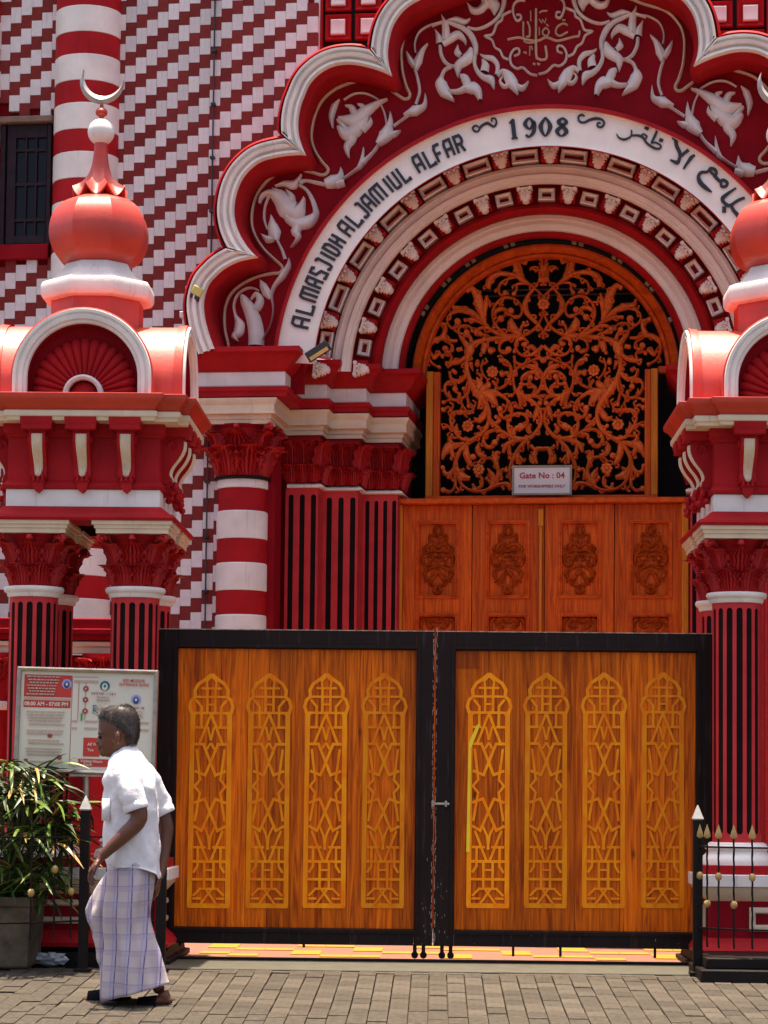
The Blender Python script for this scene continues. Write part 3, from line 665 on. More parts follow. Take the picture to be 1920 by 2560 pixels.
ar=[(K8,[(676,868),(695,895),(730,905),(770,885),(775,850),(770,848)],[2,6,8,6,5,3]),(K8,[(775,880),(820,880),(850,895),(875,930),(920,960),(955,965),(965,945),(930,925),(900,930)],[6,8,8,8,9,7,6,6,5]),
(K8,[(835,890),(850,870),(875,885),(860,905)],[5,5,5,5]),(K8,[(862,825),(885,838)],[12,12]),(K8,[(940,850),(925,885),(905,925)],[7,9,8]),(K8,[(955,905),(978,915)],[12,12]),
(K7,[(290,170),(280,140),(310,130),(325,150),(300,165)],[9,8,8,8,8]),(K7,[(310,160),(315,220),(345,290),(340,340),(320,370),(260,345)],[16,18,18,14,20,6]),(K7,[(330,340),(370,300),(420,260)],[10,14,16]),(K7,[(475,305),(440,330),(375,425)],[8,18,8]),
(K7,[(620,625),(570,590),(520,540),(505,490),(530,455),(580,450),(610,420)],[5,20,22,16,14,12,16]),(K7,[(600,420),(640,425),(660,455),(650,480),(620,460),(605,430)],[14,14,14,12,12,12]),(K7,[(640,480),(690,530),(720,520),(755,545),(740,575),(705,575),(700,545)],[16,16,14,14,14,14,12]),
(K7,[(830,590),(770,630),(720,670),(715,700),(760,740),(800,730)],[8,14,20,16,16,14]),(K7,[(905,675),(860,690),(800,730),(800,770),(850,830)],[12,14,14,16,20]),(K7,[(710,775),(745,775)],[30,30])]
for K,pts,w in ar: swirl(pts,K,[x*3.456/K[2]*(.62 if K is K7 else .62)*2.0/2.4 for x in w]).make('arabic_stroke','letter',band,ang=20)
# --- entablature ----------------------------------------------------
def zf(y,v=-.55,x=600): return FP(x,y,v)[1]
uE=FP(462,930,-.55)[0]
EP=[(uE,-.20),(uE,-.55),(-1.905,-.55),(-1.905,.045),(-1.685,.045),(-1.685,.25),(-1.405,.25),(-1.405,.48),(-1.12,.48),(-1.12,1.35)]
def rm(p): return [(-.0325*2-u,v) for u,v in p][::-1]   # mirrored for the other side of the doorway
ENT=[([(-.3,874),(.13,874),(.13,886),(.115,888),(.075,905),(.05,918),(.04,922),(.02,928),(.0,930)],'red','cornice'),
 ([(0,930),(.004,932),(.004,964),(0,966)],'white','frieze_band'),
 ([(0,966),(.035,968),(.035,978),(.02,981),(.02,992),(0,994),(-.25,994.5)],'red','architrave_band'),
 ([(0,994),(.03,996),(.028,1003),(.008,1012),(.008,1030),(.016,1031),(.016,1034),(-.02,1037),(-.02,1046),(-.03,1048),(-.03,1058),(-.3,1058)],'cream','architrave')]
EPA=[(u-.085 if u==-1.905 else u,v) for u,v in EP]
for side in (0,1):
    for pr,m,nm in ENT:
        ep=EPA if nm=='architrave' else EP; path=rm(ep) if side else ep
        part(MB().sweep(path,[(o,zf(y)) for o,y in pr],plane='xy',cap=False),nm,m)
# --- stepped pilasters ----------------------------------------------
def acanthus(w=.10,h=.16,curl=.05,nr=7):
    rows=[]
    for i in range(10):
        t=i/9; wd=w/2*(.62+.5*math.sin(PI*min(1,t*.95)))*(1+.20*math.sin(t*30))*(1 if t<.8 else 1-(t-.8)*2.2)
        y=-.008-.028*t-curl*t**3; z=h*t
        if t>.75: z=h*(.75+(t-.75)*.55)-curl*.6*(t-.75)**2*8; y-=curl*(t-.75)*1.8
        rows.append([(s_*wd,y+.35*abs(s_)**1.6*w*.32+.013*math.cos(s_*nr*PI)*(.45+t),z) for s_ in [q/10-1 for q in range(21)]])
    return MB().grid(rows)
leafs={}
def leaf(kind,par,loc,rz,sc=1,m='red'):
    if kind not in leafs:
        mb={'low':acanthus(.14,.165,.04),'high':acanthus(.15,.30,.055),'pil':acanthus(.125,.17,.035),'pilh':acanthus(.135,.33,.045)}[kind]
        o=mb.make('acanthus_leaf','leafred',par,loc,ang=75); leafs[kind]=o.data
    else: o=obj('acanthus_leaf',leafs[kind],par,loc)
    o.rotation_euler=(0,0,rz); o.scale=(sc,sc,sc); return o
def fluted_flat(mb,p,q,z0,z1,n,out,frac=.5,th=.006):
    """flat shell with n round-ended slots between plan points p and q, its face at distance out"""
    dx,dy=q[0]-p[0],q[1]-p[1]; L=math.hypot(dx,dy); tx,ty=dx/L,dy/L; nx,ny=ty,-tx; cell=L/n; hw=cell*frac/2
    zs=[z0,z0+.05]+[z0+.05+hw*(1-math.cos(PI/2*k/4)) for k in range(1,5)]; zs2=[z1-(z-z0) for z in zs[::-1]]; Z=zs+zs2
    def half(z):
        for e,sg in ((z0+.05,1),(z1-.05,-1)):
            d=(z-e)*sg
            if d<=1e-6: return 0
            if d<hw: return math.sqrt(hw*hw-(hw-d)**2)
        return hw
    for k in range(n+1):
        rows=[]
        for z in Z:
            a=0 if k==0 else cell*(k-.5)+half(z); b=L if k==n else cell*(k+.5)-half(z)
            P_=lambda s_,o: (p[0]+tx*s_+nx*o,p[1]+ty*s_+ny*o,z)
            rows.append([P_(a,out-th),P_(a,out),P_(b,out),P_(b,out-th)])
        mb.grid(rows)
PO=-.055
PP=[(-2.02,.045-PO),(-1.86+PO,.045-PO),(-1.86+PO+.0,.045-PO)]
faces=[((-1.685-.255,.045),(-1.685,.045),3),((-1.685,.045),(-1.685,.25),3),((-1.685,.25),(-1.405,.25),3),((-1.405,.25),(-1.405,.48),3),((-1.405,.48),(-1.12,.48),4),((-1.12,.48),(-1.12,.95),6)]
EP2=[(-1.99,.045),(-1.685,.045),(-1.685,.25),(-1.405,.25),(-1.405,.48),(-1.12,.48),(-1.12,1.35)]
zt,zb,zc=zf(1218,.05,730),0.0,zf(1092,.05,730)
zr=zf(1205,.05,730)
for side in (0,1):
    path=rm(EP2) if side else EP2
    pl=part(MB().sweep(path,[(PO-.008,0),(PO-.008,zt+.3)],cap=False),'stepped_pilaster','flute')
    sh=MB(); of=offs(EP2,False); op=[(a+m_[0]*PO,b+m_[1]*PO) for (a,b),m_ in zip(EP2,of)]
    for i,n in zip(range(len(op)-1),(3,3,3,3,4,8)):
        a,b=op[i],op[i+1]
        if i==0: a=(b[0]-.265,a[1])
        if side: a,b=(-.065-b[0],b[1]),(-.065-a[0],a[1])
        fluted_flat(sh,a,b,0,zt,n if i%2==0 and i<5 else n,0,frac=.45 if i in(0,2,4) else .36)
    sh.make('fluting','redlight',pl)
    MB().sweep(path,[(PO,zt),(PO+.028,zt+.004),(PO+.032,zt+.018),(PO+.01,zt+.03),(PO,zt+.034)],cap=False).make('necking','white',pl,bevel=.002)
    cp_=MB().sweep(path,[(PO,zr),(PO-.005,zr+.12),(PO+.0,zc+.02),(PO+.02,zf(1056)-.002)],cap=False).make('capital','red',pl)
    for i in range(len(op)-1):
        if side and i not in (3,4): continue
        a,b=op[i],op[i+1]
        if i==0: a=(b[0]-.265,a[1])
        if i==5: b=(a[0],a[1]+.30)
        L=math.hypot(b[0]-a[0],b[1]-a[1]); n=max(1,round(L/.105)); tx,ty=(b[0]-a[0])/L,(b[1]-a[1])/L; rz=math.atan2(ty,tx)
        for j in range(n):
            s_=L*(j+.5)/n; x,y=a[0]+tx*s_,a[1]+ty*s_
            if side: x=-.065-x; rz2=-rz
            else: rz2=rz
            leaf('pilh',pl and cp_,(x,y,zr+.04),rz2,1.0)
            leaf('pil',cp_,(x+ty*.022*(1 if not side else -1),y-tx*.022,zr),rz2,.95)
        for x,y in ((b[0],b[1]),):
            if i%2==0:
                xx=-.065-x if side else x
                leaf('pilh',cp_,(xx,y,zr+.02),(R(45) if not side else R(-45)),1.05)
# --- striped column on the portal -----------------------------------
rc=.196; vc=-.55+rc+.07; cc=FP(604,1400,vc)
def zs(y,x=604): return FP(x,y,vc-rc)[1]
col=part(MB().lathe([(rc-.012,0),(rc-.012,zs(1200))],40,c=(cc[0],vc)),'striped_column','red')
edges=[1215,1274,1344,1404,1478,1536]; e=[zs(y) for y in edges]; per=e[1]-e[3]; wh=e[1]-e[2]
MB().lathe([(rc-.01,zs(1217)),(rc,zs(1216)),(rc,zs(1196)),(rc-.01,zs(1194))],44,c=(cc[0],vc)).make('white_stone_band','white',col)
MB().lathe([(rc-.01,zs(1196)),(rc+.02,zs(1195)),(rc+.022,zs(1189)),(rc,zs(1186))],44,c=(cc[0],vc)).make('black_necking','black',col)
k=0
while e[1]-k*per>.3:
    t=e[1]-k*per
    MB().lathe([(rc-.004,t-wh),(rc,t-wh+.004),(rc,t-.010),(rc-.008,t)],44,c=(cc[0],vc)).make('white_stone_band','white',col)
    MB().lathe([(rc-.006,t-per+.001),(rc-.004,t-per+.004),(rc-.004,t-wh-.004),(rc-.006,t-wh-.001)],44,c=(cc[0],vc)).make('red_stone_band','red',col)
    k+=1
def capital(par,c,r0,z0,z1,n=8,top=.0,pil=False,half=None):
    h=z1-z0; cap=MB().lathe([(r0,z0),(r0*1.0,z0+h*.3),(r0*1.04,z0+h*.7),(r0*1.14,z1-.03),(r0*1.3,z1)],24,c=c).make('capital','red',par)
    s1=h/.31
    for k in range(n):
        a=2*PI*(k+.5)/n; leaf('low',cap,(c[0]+math.sin(a)*r0*.96,c[1]-math.cos(a)*r0*.96,z0),a,s1*r0/.155)
        a=2*PI*k/n; leaf('high',cap,(c[0]+math.sin(a)*r0*.94,c[1]-math.cos(a)*r0*.94,z0+.01),a,s1*(1.0))
    global volme
    for k in range(8):
        a=PI/4*k; corner=k%2==1; rr_=r0*(1.62 if corner else 1.30); zz=z1-.030
        if volme is None:
            pts=[]; 
            for i in range(22):
                t=i/21; q=-PI*.1+t*PI*2.6; rad=.030*(1-t*.72); pts.append((0,-.012+rad*math.cos(q)-.018,-.0+rad*math.sin(q)))
            pre=[(0,.075,-.14),(0,.055,-.07),(0,.03,-.01),(0,.01,.02)]
            mb=MB().tube(pre+pts,[.008,.009,.010,.010]+[.0105*(1-.4*i/21) for i in range(22)],6); mb.ball((0,-.030,0),.014,8,6)
            o=mb.make('volute','leafred',cap,(0,0,0)); volme=o.data
        else: o=obj('volute',volme,cap)
        o.location=(c[0]+math.sin(a)*rr_,c[1]-math.cos(a)*rr_,zz); o.rotation_euler=(0,0,a); o.scale=(1.7,1.15 if corner else .8,1.0 if corner else .75)
    return cap
volme=None
capital(col,(cc[0],vc),rc+.005,zs(1187),zf(1056)-.002)
part(MB().box(-2.0,-1.86,.40,.43,0,zf(1056)),'jamb_wall','redrecess'); part(MB().box(-2.6,-1.95,.20,.24,0,zf(1060)),'jamb_wall','redrecess')
part(MB().box(1.78,2.9,.06,.10,0,zf(1060)),'jamb_wall','redrecess')
# near-black sheets behind the doorway, interior shade put into their colour
part(MB().box(-1.5,1.5,1.42,1.45,0,6.2),'shade_backing','paintedshade'); part(MB().box(-1.45,-1.40,.6,1.42,0,6),'shade_backing','paintedshade')
for yy in (727,741): 
    q0=FP(1180,yy,1.3); q1=FP(1640,yy,1.3); part(MB().box(q0[0],q1[0],1.3,1.32,q0[1]-.006,q0[1]+.006),'interior_rail','sill')
# --- teak screen -----------------------------------------------------
VS=.90; VA=.84; kA=sv(VA)
cA=FP(1363,941,VA)
def arcring(c,k,prof,n=72,a0=0,a1=180): return MB().grid([[(c[0]+math.cos(R(a0+(a1-a0)*i/n))*r*k,vv,c[1]+math.sin(R(a0+(a1-a0)*i/n))*r*k) for r,vv in prof] for i in range(n+1)])
screen=part(arcring(cA,kA,[(303,VA+.06),(303,VA+.01),(306,VA-.01),(312,VA-.015),(316,VA+.0),(320,VA-.02),(330,VA-.045),(336,VA-.045),(340,VA-.02),(340,VA+.12)]),'arched_screen','woodarch')
L0=FP(1067,1085,VS)[0]; L1=FP(1084,1085,VS)[0]; L2=FP(1101,1085,VS)[0]; R2=FP(1612,1085,VS)[0]; R1=FP(1628,1085,VS)[0]; R0=FP(1645,1085,VS)[0]
zt_,zb_=FP(1080,932,VS)[1],FP(1080,1243,VS)[1]
for a,b,m,d in ((L0,L1,'woodedge',.07),(L1+.001,L2,'wood',.04),(R2,R1-.001,'wood',.04),(R1,R0,'woodedge',.07)):
    MB().box(a,b,VS-d,VS+.05,zb_,zt_).make('screen_post',m,screen,bevel=.005)
for a,b in ((L0-.13,L0-.002),(R0+.002,R0+.13)): MB().box(a,b,VS-.05,VS+.05,zt_-.03,zt_+.02).make('side_rail','woodarch',screen,bevel=.004)
MB().box(L0-.0,R0,VS-.09,VS+.05,zb_-.035,zb_-.001).make('screen_sill','woodarch',screen,bevel=.005)
G1=(1040,600,5.184); G2=(1060,900,5.53)
g=[]
def Q(K,pts,w,b=0): g.append((K,pts,w,b))
Q(G1,[(1660,330),(1600,400),(1600,500),(1550,600),(1450,720),(1410,850),(1450,960),(1560,1070),(1640,1180),(1660,1290)],[20,24,26,26,40,80,60,46,36,30])
Q(G1,[(1420,560),(1500,600),(1600,680),(1660,760),(1660,900),(1610,1040),(1540,1140),(1440,1210),(1360,1240)],[16,22,24,24,26,30,34,40,50])
Q(G1,[(1480,400),(1490,360),(1560,350),(1610,420),(1620,520)],[30,22,22,26,22],34)
Q(G1,[(1640,560),(1655,460),(1640,360),(1600,300)],[60,60,70,20])
Q(G1,[(1500,590),(1380,520),(1330,440),(1280,300)],[20,60,90,60])
Q(G1,[(1380,510),(1360,390),(1340,280),(1420,270)],[30,40,30,20],26)
Q(G1,[(1480,580),(1360,490),(1200,440),(1060,440),(950,520),(930,640)],[24,50,60,60,90,60])
Q(G1,[(1300,480),(1180,510),(1090,570),(1070,660),(1110,720),(1160,690)],[16,26,34,34,30,24],34)
Q(G1,[(1420,560),(1310,570),(1300,640),(1270,700)],[20,30,34,24],30)
Q(G1,[(1210,740),(1110,760),(1020,850),(990,960),(1020,1080),(1090,1170),(1200,1250),(1360,1250)],[24,34,36,34,36,40,50,70])
Q(G1,[(1150,740),(1270,760),(1350,830),(1370,930),(1320,1000),(1240,980),(1230,920)],[24,28,30,32,32,30,24],42)
Q(G1,[(1000,980),(1050,910),(1120,890),(1180,920),(1170,980)],[20,60,60,40,24])
Q(G1,[(1040,1080),(1060,1040),(1100,1020)],[24,30,30],44)
Q(G1,[(1360,1230),(1280,1170),(1230,1080),(1240,1020)],[60,100,100,30])
Q(G1,[(1340,1210),(1370,1120),(1400,1080)],[40,36,28],26)
Q(G1,[(1360,1240),(1200,1250),(1100,1230),(1000,1180),(900,1110),(820,1020),(740,950),(620,900),(500,880),(470,830)],[60,70,60,46,44,50,70,90,70,30],22)
Q(G1,[(900,1110),(860,980),(820,860),(800,740),(720,620),(670,650)],[24,70,110,110,60,24],26)
Q(G1,[(900,1110),(880,960),(900,820),(920,720)],[24,60,70,26])
Q(G1,[(740,940),(600,920),(480,940),(410,1000),(410,1080),(470,1140),(540,1120),(540,1060)],[20,36,34,28,30,32,34,26],46)
Q(G1,[(880,1100),(780,1040),(690,1030),(640,1040)],[20,44,50,24],24)
Q(G1,[(1060,1200),(940,1140),(830,1140),(780,1190)],[30,40,44,36],34)
Q(G1,[(1250,1260),(1080,1270),(900,1290),(750,1340),(690,1420),(660,1560),(640,1680)],[60,60,56,70,130,70,30])
Q(G1,[(700,1420),(620,1310),(570,1240),(550,1160),(600,1110),(690,1120),(730,1180)],[90,60,40,32,30,30,26],22)
Q(G1,[(720,1330),(700,1260),(660,1200)],[60,44,40],40)
Q(G1,[(860,1290),(900,1240),(840,1220)],[40,40,34],30)
Q(G1,[(600,1400),(550,1420)],[60,40],28)
Q(G1,[(540,1300),(440,1300),(330,1270),(230,1300),(160,1370),(150,1480),(200,1590),(300,1650)],[30,46,60,70,50,40,36,30],26)
Q(G1,[(330,1270),(370,1180),(370,1090),(300,1080)],[70,60,44,26],34)
Q(G1,[(370,1310),(460,1360),(470,1430),(400,1450),(380,1410)],[24,32,34,34,26],42)
Q(G1,[(180,1420),(230,1520),(300,1470),(340,1510)],[10,50,40,24],24)
Q(G1,[(650,1500),(580,1560),(480,1590),(380,1590)],[40,60,60,40]); Q(G1,[(440,1580),(460,1520),(420,1460)],[36,34,30],24)
Q(G1,[(900,1340),(870,1430),(880,1480)],[90,70,24]); Q(G1,[(930,1290),(930,1380),(970,1440)],[34,30,30],40)
Q(G1,[(1230,1280),(1130,1300),(1080,1370),(1090,1440),(1160,1460),(1200,1420)],[30,34,34,34,40,34],40)
Q(G1,[(1400,1260),(1310,1300),(1290,1380),(1340,1470),(1450,1500),(1560,1450),(1640,1370)],[60,40,34,32,36,50,44],0)
Q(G1,[(1380,1260),(1440,1320),(1410,1360)],[40,40,34],36); Q(G1,[(1560,1450),(1500,1380),(1430,1400)],[60,60,36],0)
Q(G1,[(1270,1500),(1290,1580),(1370,1610),(1500,1560),(1600,1520),(1640,1560)],[36,34,34,34,40,34],34)
# lower half
Q(G2,[(1340,60),(1250,160),(1230,280),(1260,400),(1340,480),(1450,500),(1550,460),(1620,350),(1630,200),(1540,100),(1430,70)],[30,36,36,40,60,60,50,40,44,60,40])
Q(G2,[(1240,20),(1340,60),(1460,100),(1560,160),(1590,270)],[34,30,30,60,34]); Q(G2,[(1560,160),(1430,180),(1350,250),(1370,330),(1450,320),(1470,240)],[60,50,40,34,34,30],40)
Q(G2,[(1370,480),(1300,420),(1350,340)],[60,40,30],28); Q(G2,[(1540,460),(1530,380),(1480,340)],[40,60,40],24)
Q(G2,[(1240,380),(1250,450),(1210,490)],[26,28,28],24); Q(G2,[(1280,420),(1330,560),(1320,650),(1260,640)],[40,50,44,28],24)
Q(G2,[(1340,480),(1380,560),(1390,620)],[60,60,10]); Q(G2,[(1450,500),(1560,500),(1620,550),(1600,600)],[40,50,44,30],38)
Q(G2,[(1360,500),(1480,560),(1580,650),(1620,760),(1610,880),(1540,1000),(1440,1080),(1300,1090),(1210,1040),(1160,920),(1180,800),(1270,740),(1380,750),(1430,830),(1400,910),(1340,920)],[60,60,44,40,44,50,60,70,56,44,40,40,40,40,44,50],50)
Q(G2,[(1570,640),(1550,740),(1510,850)],[50,80,6]); Q(G2,[(1520,770),(1440,770),(1430,710)],[40,40,30],24)
Q(G2,[(1230,1040),(1250,960),(1290,940)],[60,60,40],36); Q(G2,[(1480,1020),(1440,960),(1470,900)],[50,70,40],22)
Q(G2,[(1280,1090),(1170,1040),(1060,980),(950,970),(860,1020),(820,1110),(860,1190),(940,1200),(980,1140)],[60,50,50,44,44,50,56,50,36],44)
Q(G2,[(1120,1030),(1030,1050),(1020,1100)],[60,50,30],22)
Q(G2,[(1400,1100),(1230,1120),(1130,1190),(1090,1290)],[40,60,80,30]); Q(G2,[(1180,1170),(1180,1290),(1220,1320)],[30,60,40])
Q(G2,[(1440,1090),(1340,1190),(1250,1330),(1190,1480),(1190,1620),(1230,1740)],[50,60,56,46,40,30])
Q(G2,[(1440,1120),(1440,1250)],[50,6]); Q(G2,[(1290,1260),(1290,1440)],[70,40]); Q(G2,[(1320,1330),(1370,1400),(1400,1360)],[44,44,30])
Q(G2,[(1660,1230),(1560,1230),(1530,1320),(1560,1440)],[50,60,50,34]); Q(G2,[(1560,1420),(1490,1380),(1470,1300)],[60,80,20]); Q(G2,[(1530,1240),(1470,1180)],[40,60])
# main left stem
Q(G2,[(590,0),(590,140),(640,300),(720,430),(820,560),(880,680),(900,800),(860,930),(760,1040),(620,1110),(480,1060),(380,900),(370,780),(440,710),(540,730),(600,800)],[60,60,70,110,90,70,54,60,60,56,44,40,40,36,34,30])
Q(G2,[(760,440),(880,470),(960,560),(1020,650)],[60,120,100,20]); Q(G2,[(740,400),(760,320),(730,240)],[60,110,20]); Q(G2,[(780,420),(880,350),(900,310)],[80,90,40])
Q(G2,[(850,440),(960,440),(1040,470),(1140,540),(1210,640),(1200,750),(1120,800),(1050,760),(1050,680)],[60,80,50,40,40,40,40,40,34],44)
Q(G2,[(1150,540),(1150,640),(1100,630)],[30,40,30],24)
Q(G2,[(980,430),(1000,360),(950,290)],[50,50,40],0); Q(G2,[(1020,400),(1130,340),(1190,240),(1200,120),(1140,20),(1040,0)],[30,40,50,50,50,60])
Q(G2,[(1180,250),(1150,180),(1080,200)],[40,60,40],36)
Q(G2,[(880,270),(820,200),(790,100),(820,0)],[20,32,32,30])
Q(G2,[(640,40),(680,160)],[70,8]); Q(G2,[(740,0),(740,60)],[50,60],36)
Q(G2,[(600,150),(560,230),(480,290),(380,260),(350,160)],[60,60,60,50,36]); Q(G2,[(390,140),(430,170)],[60,40],30)
Q(G2,[(610,230),(620,400),(560,500),(450,550),(350,520),(290,430),(290,350),(350,300),(420,320),(430,400)],[40,36,36,40,44,40,40,50,50,40],40)
Q(G2,[(600,300),(580,380),(550,400)],[30,34,34],28); Q(G2,[(330,490),(350,430)],[50,20]); Q(G2,[(470,530),(490,470),(430,440)],[40,50,20])
Q(G2,[(400,550),(320,560),(270,590)],[30,34,30],30); Q(G2,[(590,480),(610,580),(620,640)],[34,40,30],30)
Q(G2,[(390,800),(440,730),(530,700),(620,740),(680,670),(640,600)],[30,32,30,36,40,30],0); Q(G2,[(480,570),(530,620),(500,700)],[30,34,24])
Q(G2,[(370,800),(380,700),(330,650),(270,690)],[30,34,36,34],36); Q(G2,[(770,500),(770,600),(740,680)],[40,50,20]); Q(G2,[(860,640),(830,750),(760,830),(690,800)],[30,90,80,16])
Q(G2,[(890,700),(920,850),(980,900),(1070,960)],[30,50,70,20]); Q(G2,[(980,880),(1040,830),(1000,790)],[50,50,34],30)
Q(G2,[(390,1000),(340,920),(270,880)],[36,40,20],0); Q(G2,[(320,920),(270,940)],[34,30],22); Q(G2,[(500,1050),(440,960),(460,880)],[50,80,10]); Q(G2,[(470,1010),(510,980)],[40,26])
Q(G2,[(800,1000),(740,1020),(690,1020)],[30,50,20]); Q(G2,[(800,960),(760,930)],[40,40],28)
Q(G2,[(700,1090),(560,1180),(460,1320),(420,1480),(430,1640),(420,1760),(340,1830),(270,1800)],[50,60,56,50,44,40,40,34],40)
Q(G2,[(560,1150),(440,1180),(340,1200),(270,1300),(250,1380)],[40,80,130,70,20]); Q(G2,[(390,1170),(350,1100),(390,1040)],[70,60,30],22); Q(G2,[(360,1210),(390,1300),(410,1360)],[60,60,30])
Q(G2,[(590,1180),(580,1290),(620,1400),(660,1480)],[40,90,80,10]); Q(G2,[(610,1360),(680,1340)],[30,40],42)
Q(G2,[(430,1460),(370,1560),(290,1570),(260,1490)],[50,60,60,40],32); Q(G2,[(350,1570),(320,1640)],[60,16])
Q(G2,[(440,1400),(460,1600),(540,1740),(680,1810),(850,1800),(960,1720),(1020,1600),(1010,1450),(930,1360),(800,1370),(740,1440)],[50,44,40,40,44,50,56,44,40,36,34])
Q(G2,[(440,1480),(520,1600),(640,1640)],[30,110,50]); Q(G2,[(500,1540),(560,1500)],[60,30]); Q(G2,[(860,1340),(770,1300),(740,1220),(770,1140)],[50,70,70,20]); Q(G2,[(800,1290),(830,1260)],[40,30],0)
Q(G2,[(1020,1500),(980,1380),(950,1260)],[40,80,20]); Q(G2,[(1000,1360),(1000,1280),(1060,1290)],[40,50,34],0)
Q(G2,[(1040,1640),(1080,1520),(1140,1530)],[44,44,36],30); Q(G2,[(940,1740),(950,1620),(880,1500)],[60,90,20]); Q(G2,[(920,1700),(870,1640)],[44,36],26)
Q(G2,[(680,1810),(790,1740),(800,1640),(740,1600)],[36,44,36,30],30); Q(G2,[(700,1800),(680,1730)],[60,34],22)
Q(G2,[(900,1790),(1040,1720),(1160,1720),(1220,1790)],[40,50,70,30]); Q(G2,[(1080,1740),(1110,1800)],[50,30])
gk=sv(VS); cg=FP(1357,1090,VS)[0]; rg=random.Random(9)
fret=MB()
flowers=[(G1,(1655,840)),(G2,(950,170)),(G2,(610,920)),(G2,(760,1520))]
for idx,(K,pts,w,b) in enumerate(g):
    q=cr([(K[0]+x/K[2],K[1]+y/K[2]) for x,y in pts],5); base=[FP(x,y,VS) for x,y in q]; ww=[interp(w,i/(len(q)-1))/K[2]*gk*.5*1.10 for i in range(len(q))]
    for side in (0,1):
        pp=[(2*cg-u,z) for u,z in base] if side else base; j=rg.uniform(0,.012)
        mb=MB(); stroke(mb,pp,ww,VS-.018-j,VS+.02,.006)
        ln=sum(math.dist(a_,b_) for a_,b_ in zip(pp,pp[1:]))
        for q_ in range(int(ln/.085)):
            k_=int((q_+.7)/(ln/.085)*(len(pp)-2))+1 
            if k_>=len(pp)-1: continue
            t0=Vector(pp[k_+1])-Vector(pp[k_-1]); t0.normalize(); sd=1 if (q_+idx)%2 else -1; nr_=Vector((-t0.y,t0.x))*sd*(-1 if side else 1); o_=Vector(pp[k_])
            L_=.026+.004*((idx*7+q_*3)%4)
            cv=cr([tuple(o_+nr_*ww[k_]*.3),tuple(o_+nr_*L_*.55+t0*L_*.35),tuple(o_+nr_*L_+t0*L_*.95),tuple(o_+nr_*L_*.62+t0*L_*1.35)],3)
            stroke(mb,cv,[.0065+.0035*math.sin(PI*i_/(len(cv)-1)) for i_ in range(len(cv))],VS-.014-j,VS+.02,.005)
            mb.ball((cv[-1][0],VS-.016-j,cv[-1][1]),.0085,6,5)
        if b:
            e_=pp[-1]; rr2=b/K[2]*gk; mb.grid([[(e_[0]+math.cos(2*PI*t/12)*rr2*s_,v,e_[1]+math.sin(2*PI*t/12)*rr2*s_) for t in range(12)] for s_,v in ((1,VS+.02),(1,VS-.015),(.75,VS-.032-j),(.45,VS-.03-j),(.3,VS-.04-j))],True,False,True)
        mb.make('carved_scroll','woodfret',screen,ang=55)
for K,(x,y) in flowers:
    u,z=FP(K[0]+x/K[2],K[1]+y/K[2],VS)
    for side in (0,1):
        if K is G1 and side: continue
        uu=2*cg-u if side else u; mb=MB()
        for t in range(8): mb.ball((uu+math.cos(t*PI/4)*.032,VS-.03,z+math.sin(t*PI/4)*.032),.017,8,6)
        mb.ball((uu,VS-.04,z),.018,8,6); mb.make('carved_rosette','woodfret',screen,ang=60)
# --- panelled doors ---------------------------------------------------
VDr=.72; kd=sv(VDr)
def dq(x,y,v=VDr): return FP(x,y,v)
door=part(MB().box(dq(990,1250)[0],dq(1716,1250)[0],VDr-.13,VDr+.12,dq(1350,1262)[1],dq(1350,1249)[1]),'door_lintel','woodarch',bevel=.006)
for a,b in ((988,1009),(1704,1722)): part(MB().box(dq(a,1400)[0],dq(b,1400)[0],VDr-.09,VDr+.1,0,dq(1350,1262)[1]-.001),'door_jamb','woodedge',bevel=.006)
def carve(par,u,z,half=False):
    """diamond cluster of carved scrolls"""
    mb=MB(); k=kd
    C=[]
    def cs(pts,w,e=0):
        for sx in (1,-1):
            q=cr([(u+sx*a*k,z+b*k) for a,b in pts],4); ww=[interp(w,i/(len(q)-1))*k for i in range(len(q))]
            stroke(mb,q,ww,VDr-.022-rg.uniform(0,.006),VDr+.001,.006)
            if e: mb.ball((q[-1][0],VDr-.014,q[-1][1]),e*k,8,6)
    if not half:
        cs([(0,88),(9,74),(3,60)],[3,5,3]); cs([(2,55),(20,62),(20,44),(8,44)],[3,4,4,3],5); cs([(0,30),(14,40),(28,30),(22,14)],[5,6,6,3]); cs([(0,20),(20,22),(38,6),(34,-14),(20,-12),(20,0)],[4,5,5,5,4,3],6)
        cs([(10,4),(26,10),(42,0)],[3,6,3]); cs([(0,8),(10,12),(14,2),(6,-2)],[5,6,5,4],4); cs([(0,-16),(22,-24),(34,-36),(26,-50),(12,-46)],[4,5,6,5,3],6); cs([(0,-30),(12,-44),(20,-62),(8,-66)],[6,6,5,3],5)
        cs([(0,-66),(8,-78),(0,-88)],[4,6,3]); cs([(30,16),(36,26),(30,36)],[3,5,2]); cs([(26,-52),(34,-58)],[4,2])
    else:
        for s0 in (-28,0,28): 
            cs([(s0*.2,6),(14+s0*.3,16),(26,4),(18,-8),(8,-4)],[4,5,5,4,3],5)
        cs([(30,16),(40,8),(42,-12)],[5,6,4],5); cs([(2,-20),(20,-26),(38,-18)],[4,6,4],5)
    mb.make('carving','carvewood',par,ang=60)
lv=[1009,1181,1362,1536,1704]; pn=[(1044,1146),(1218,1322),(1400,1500),(1576,1678)]
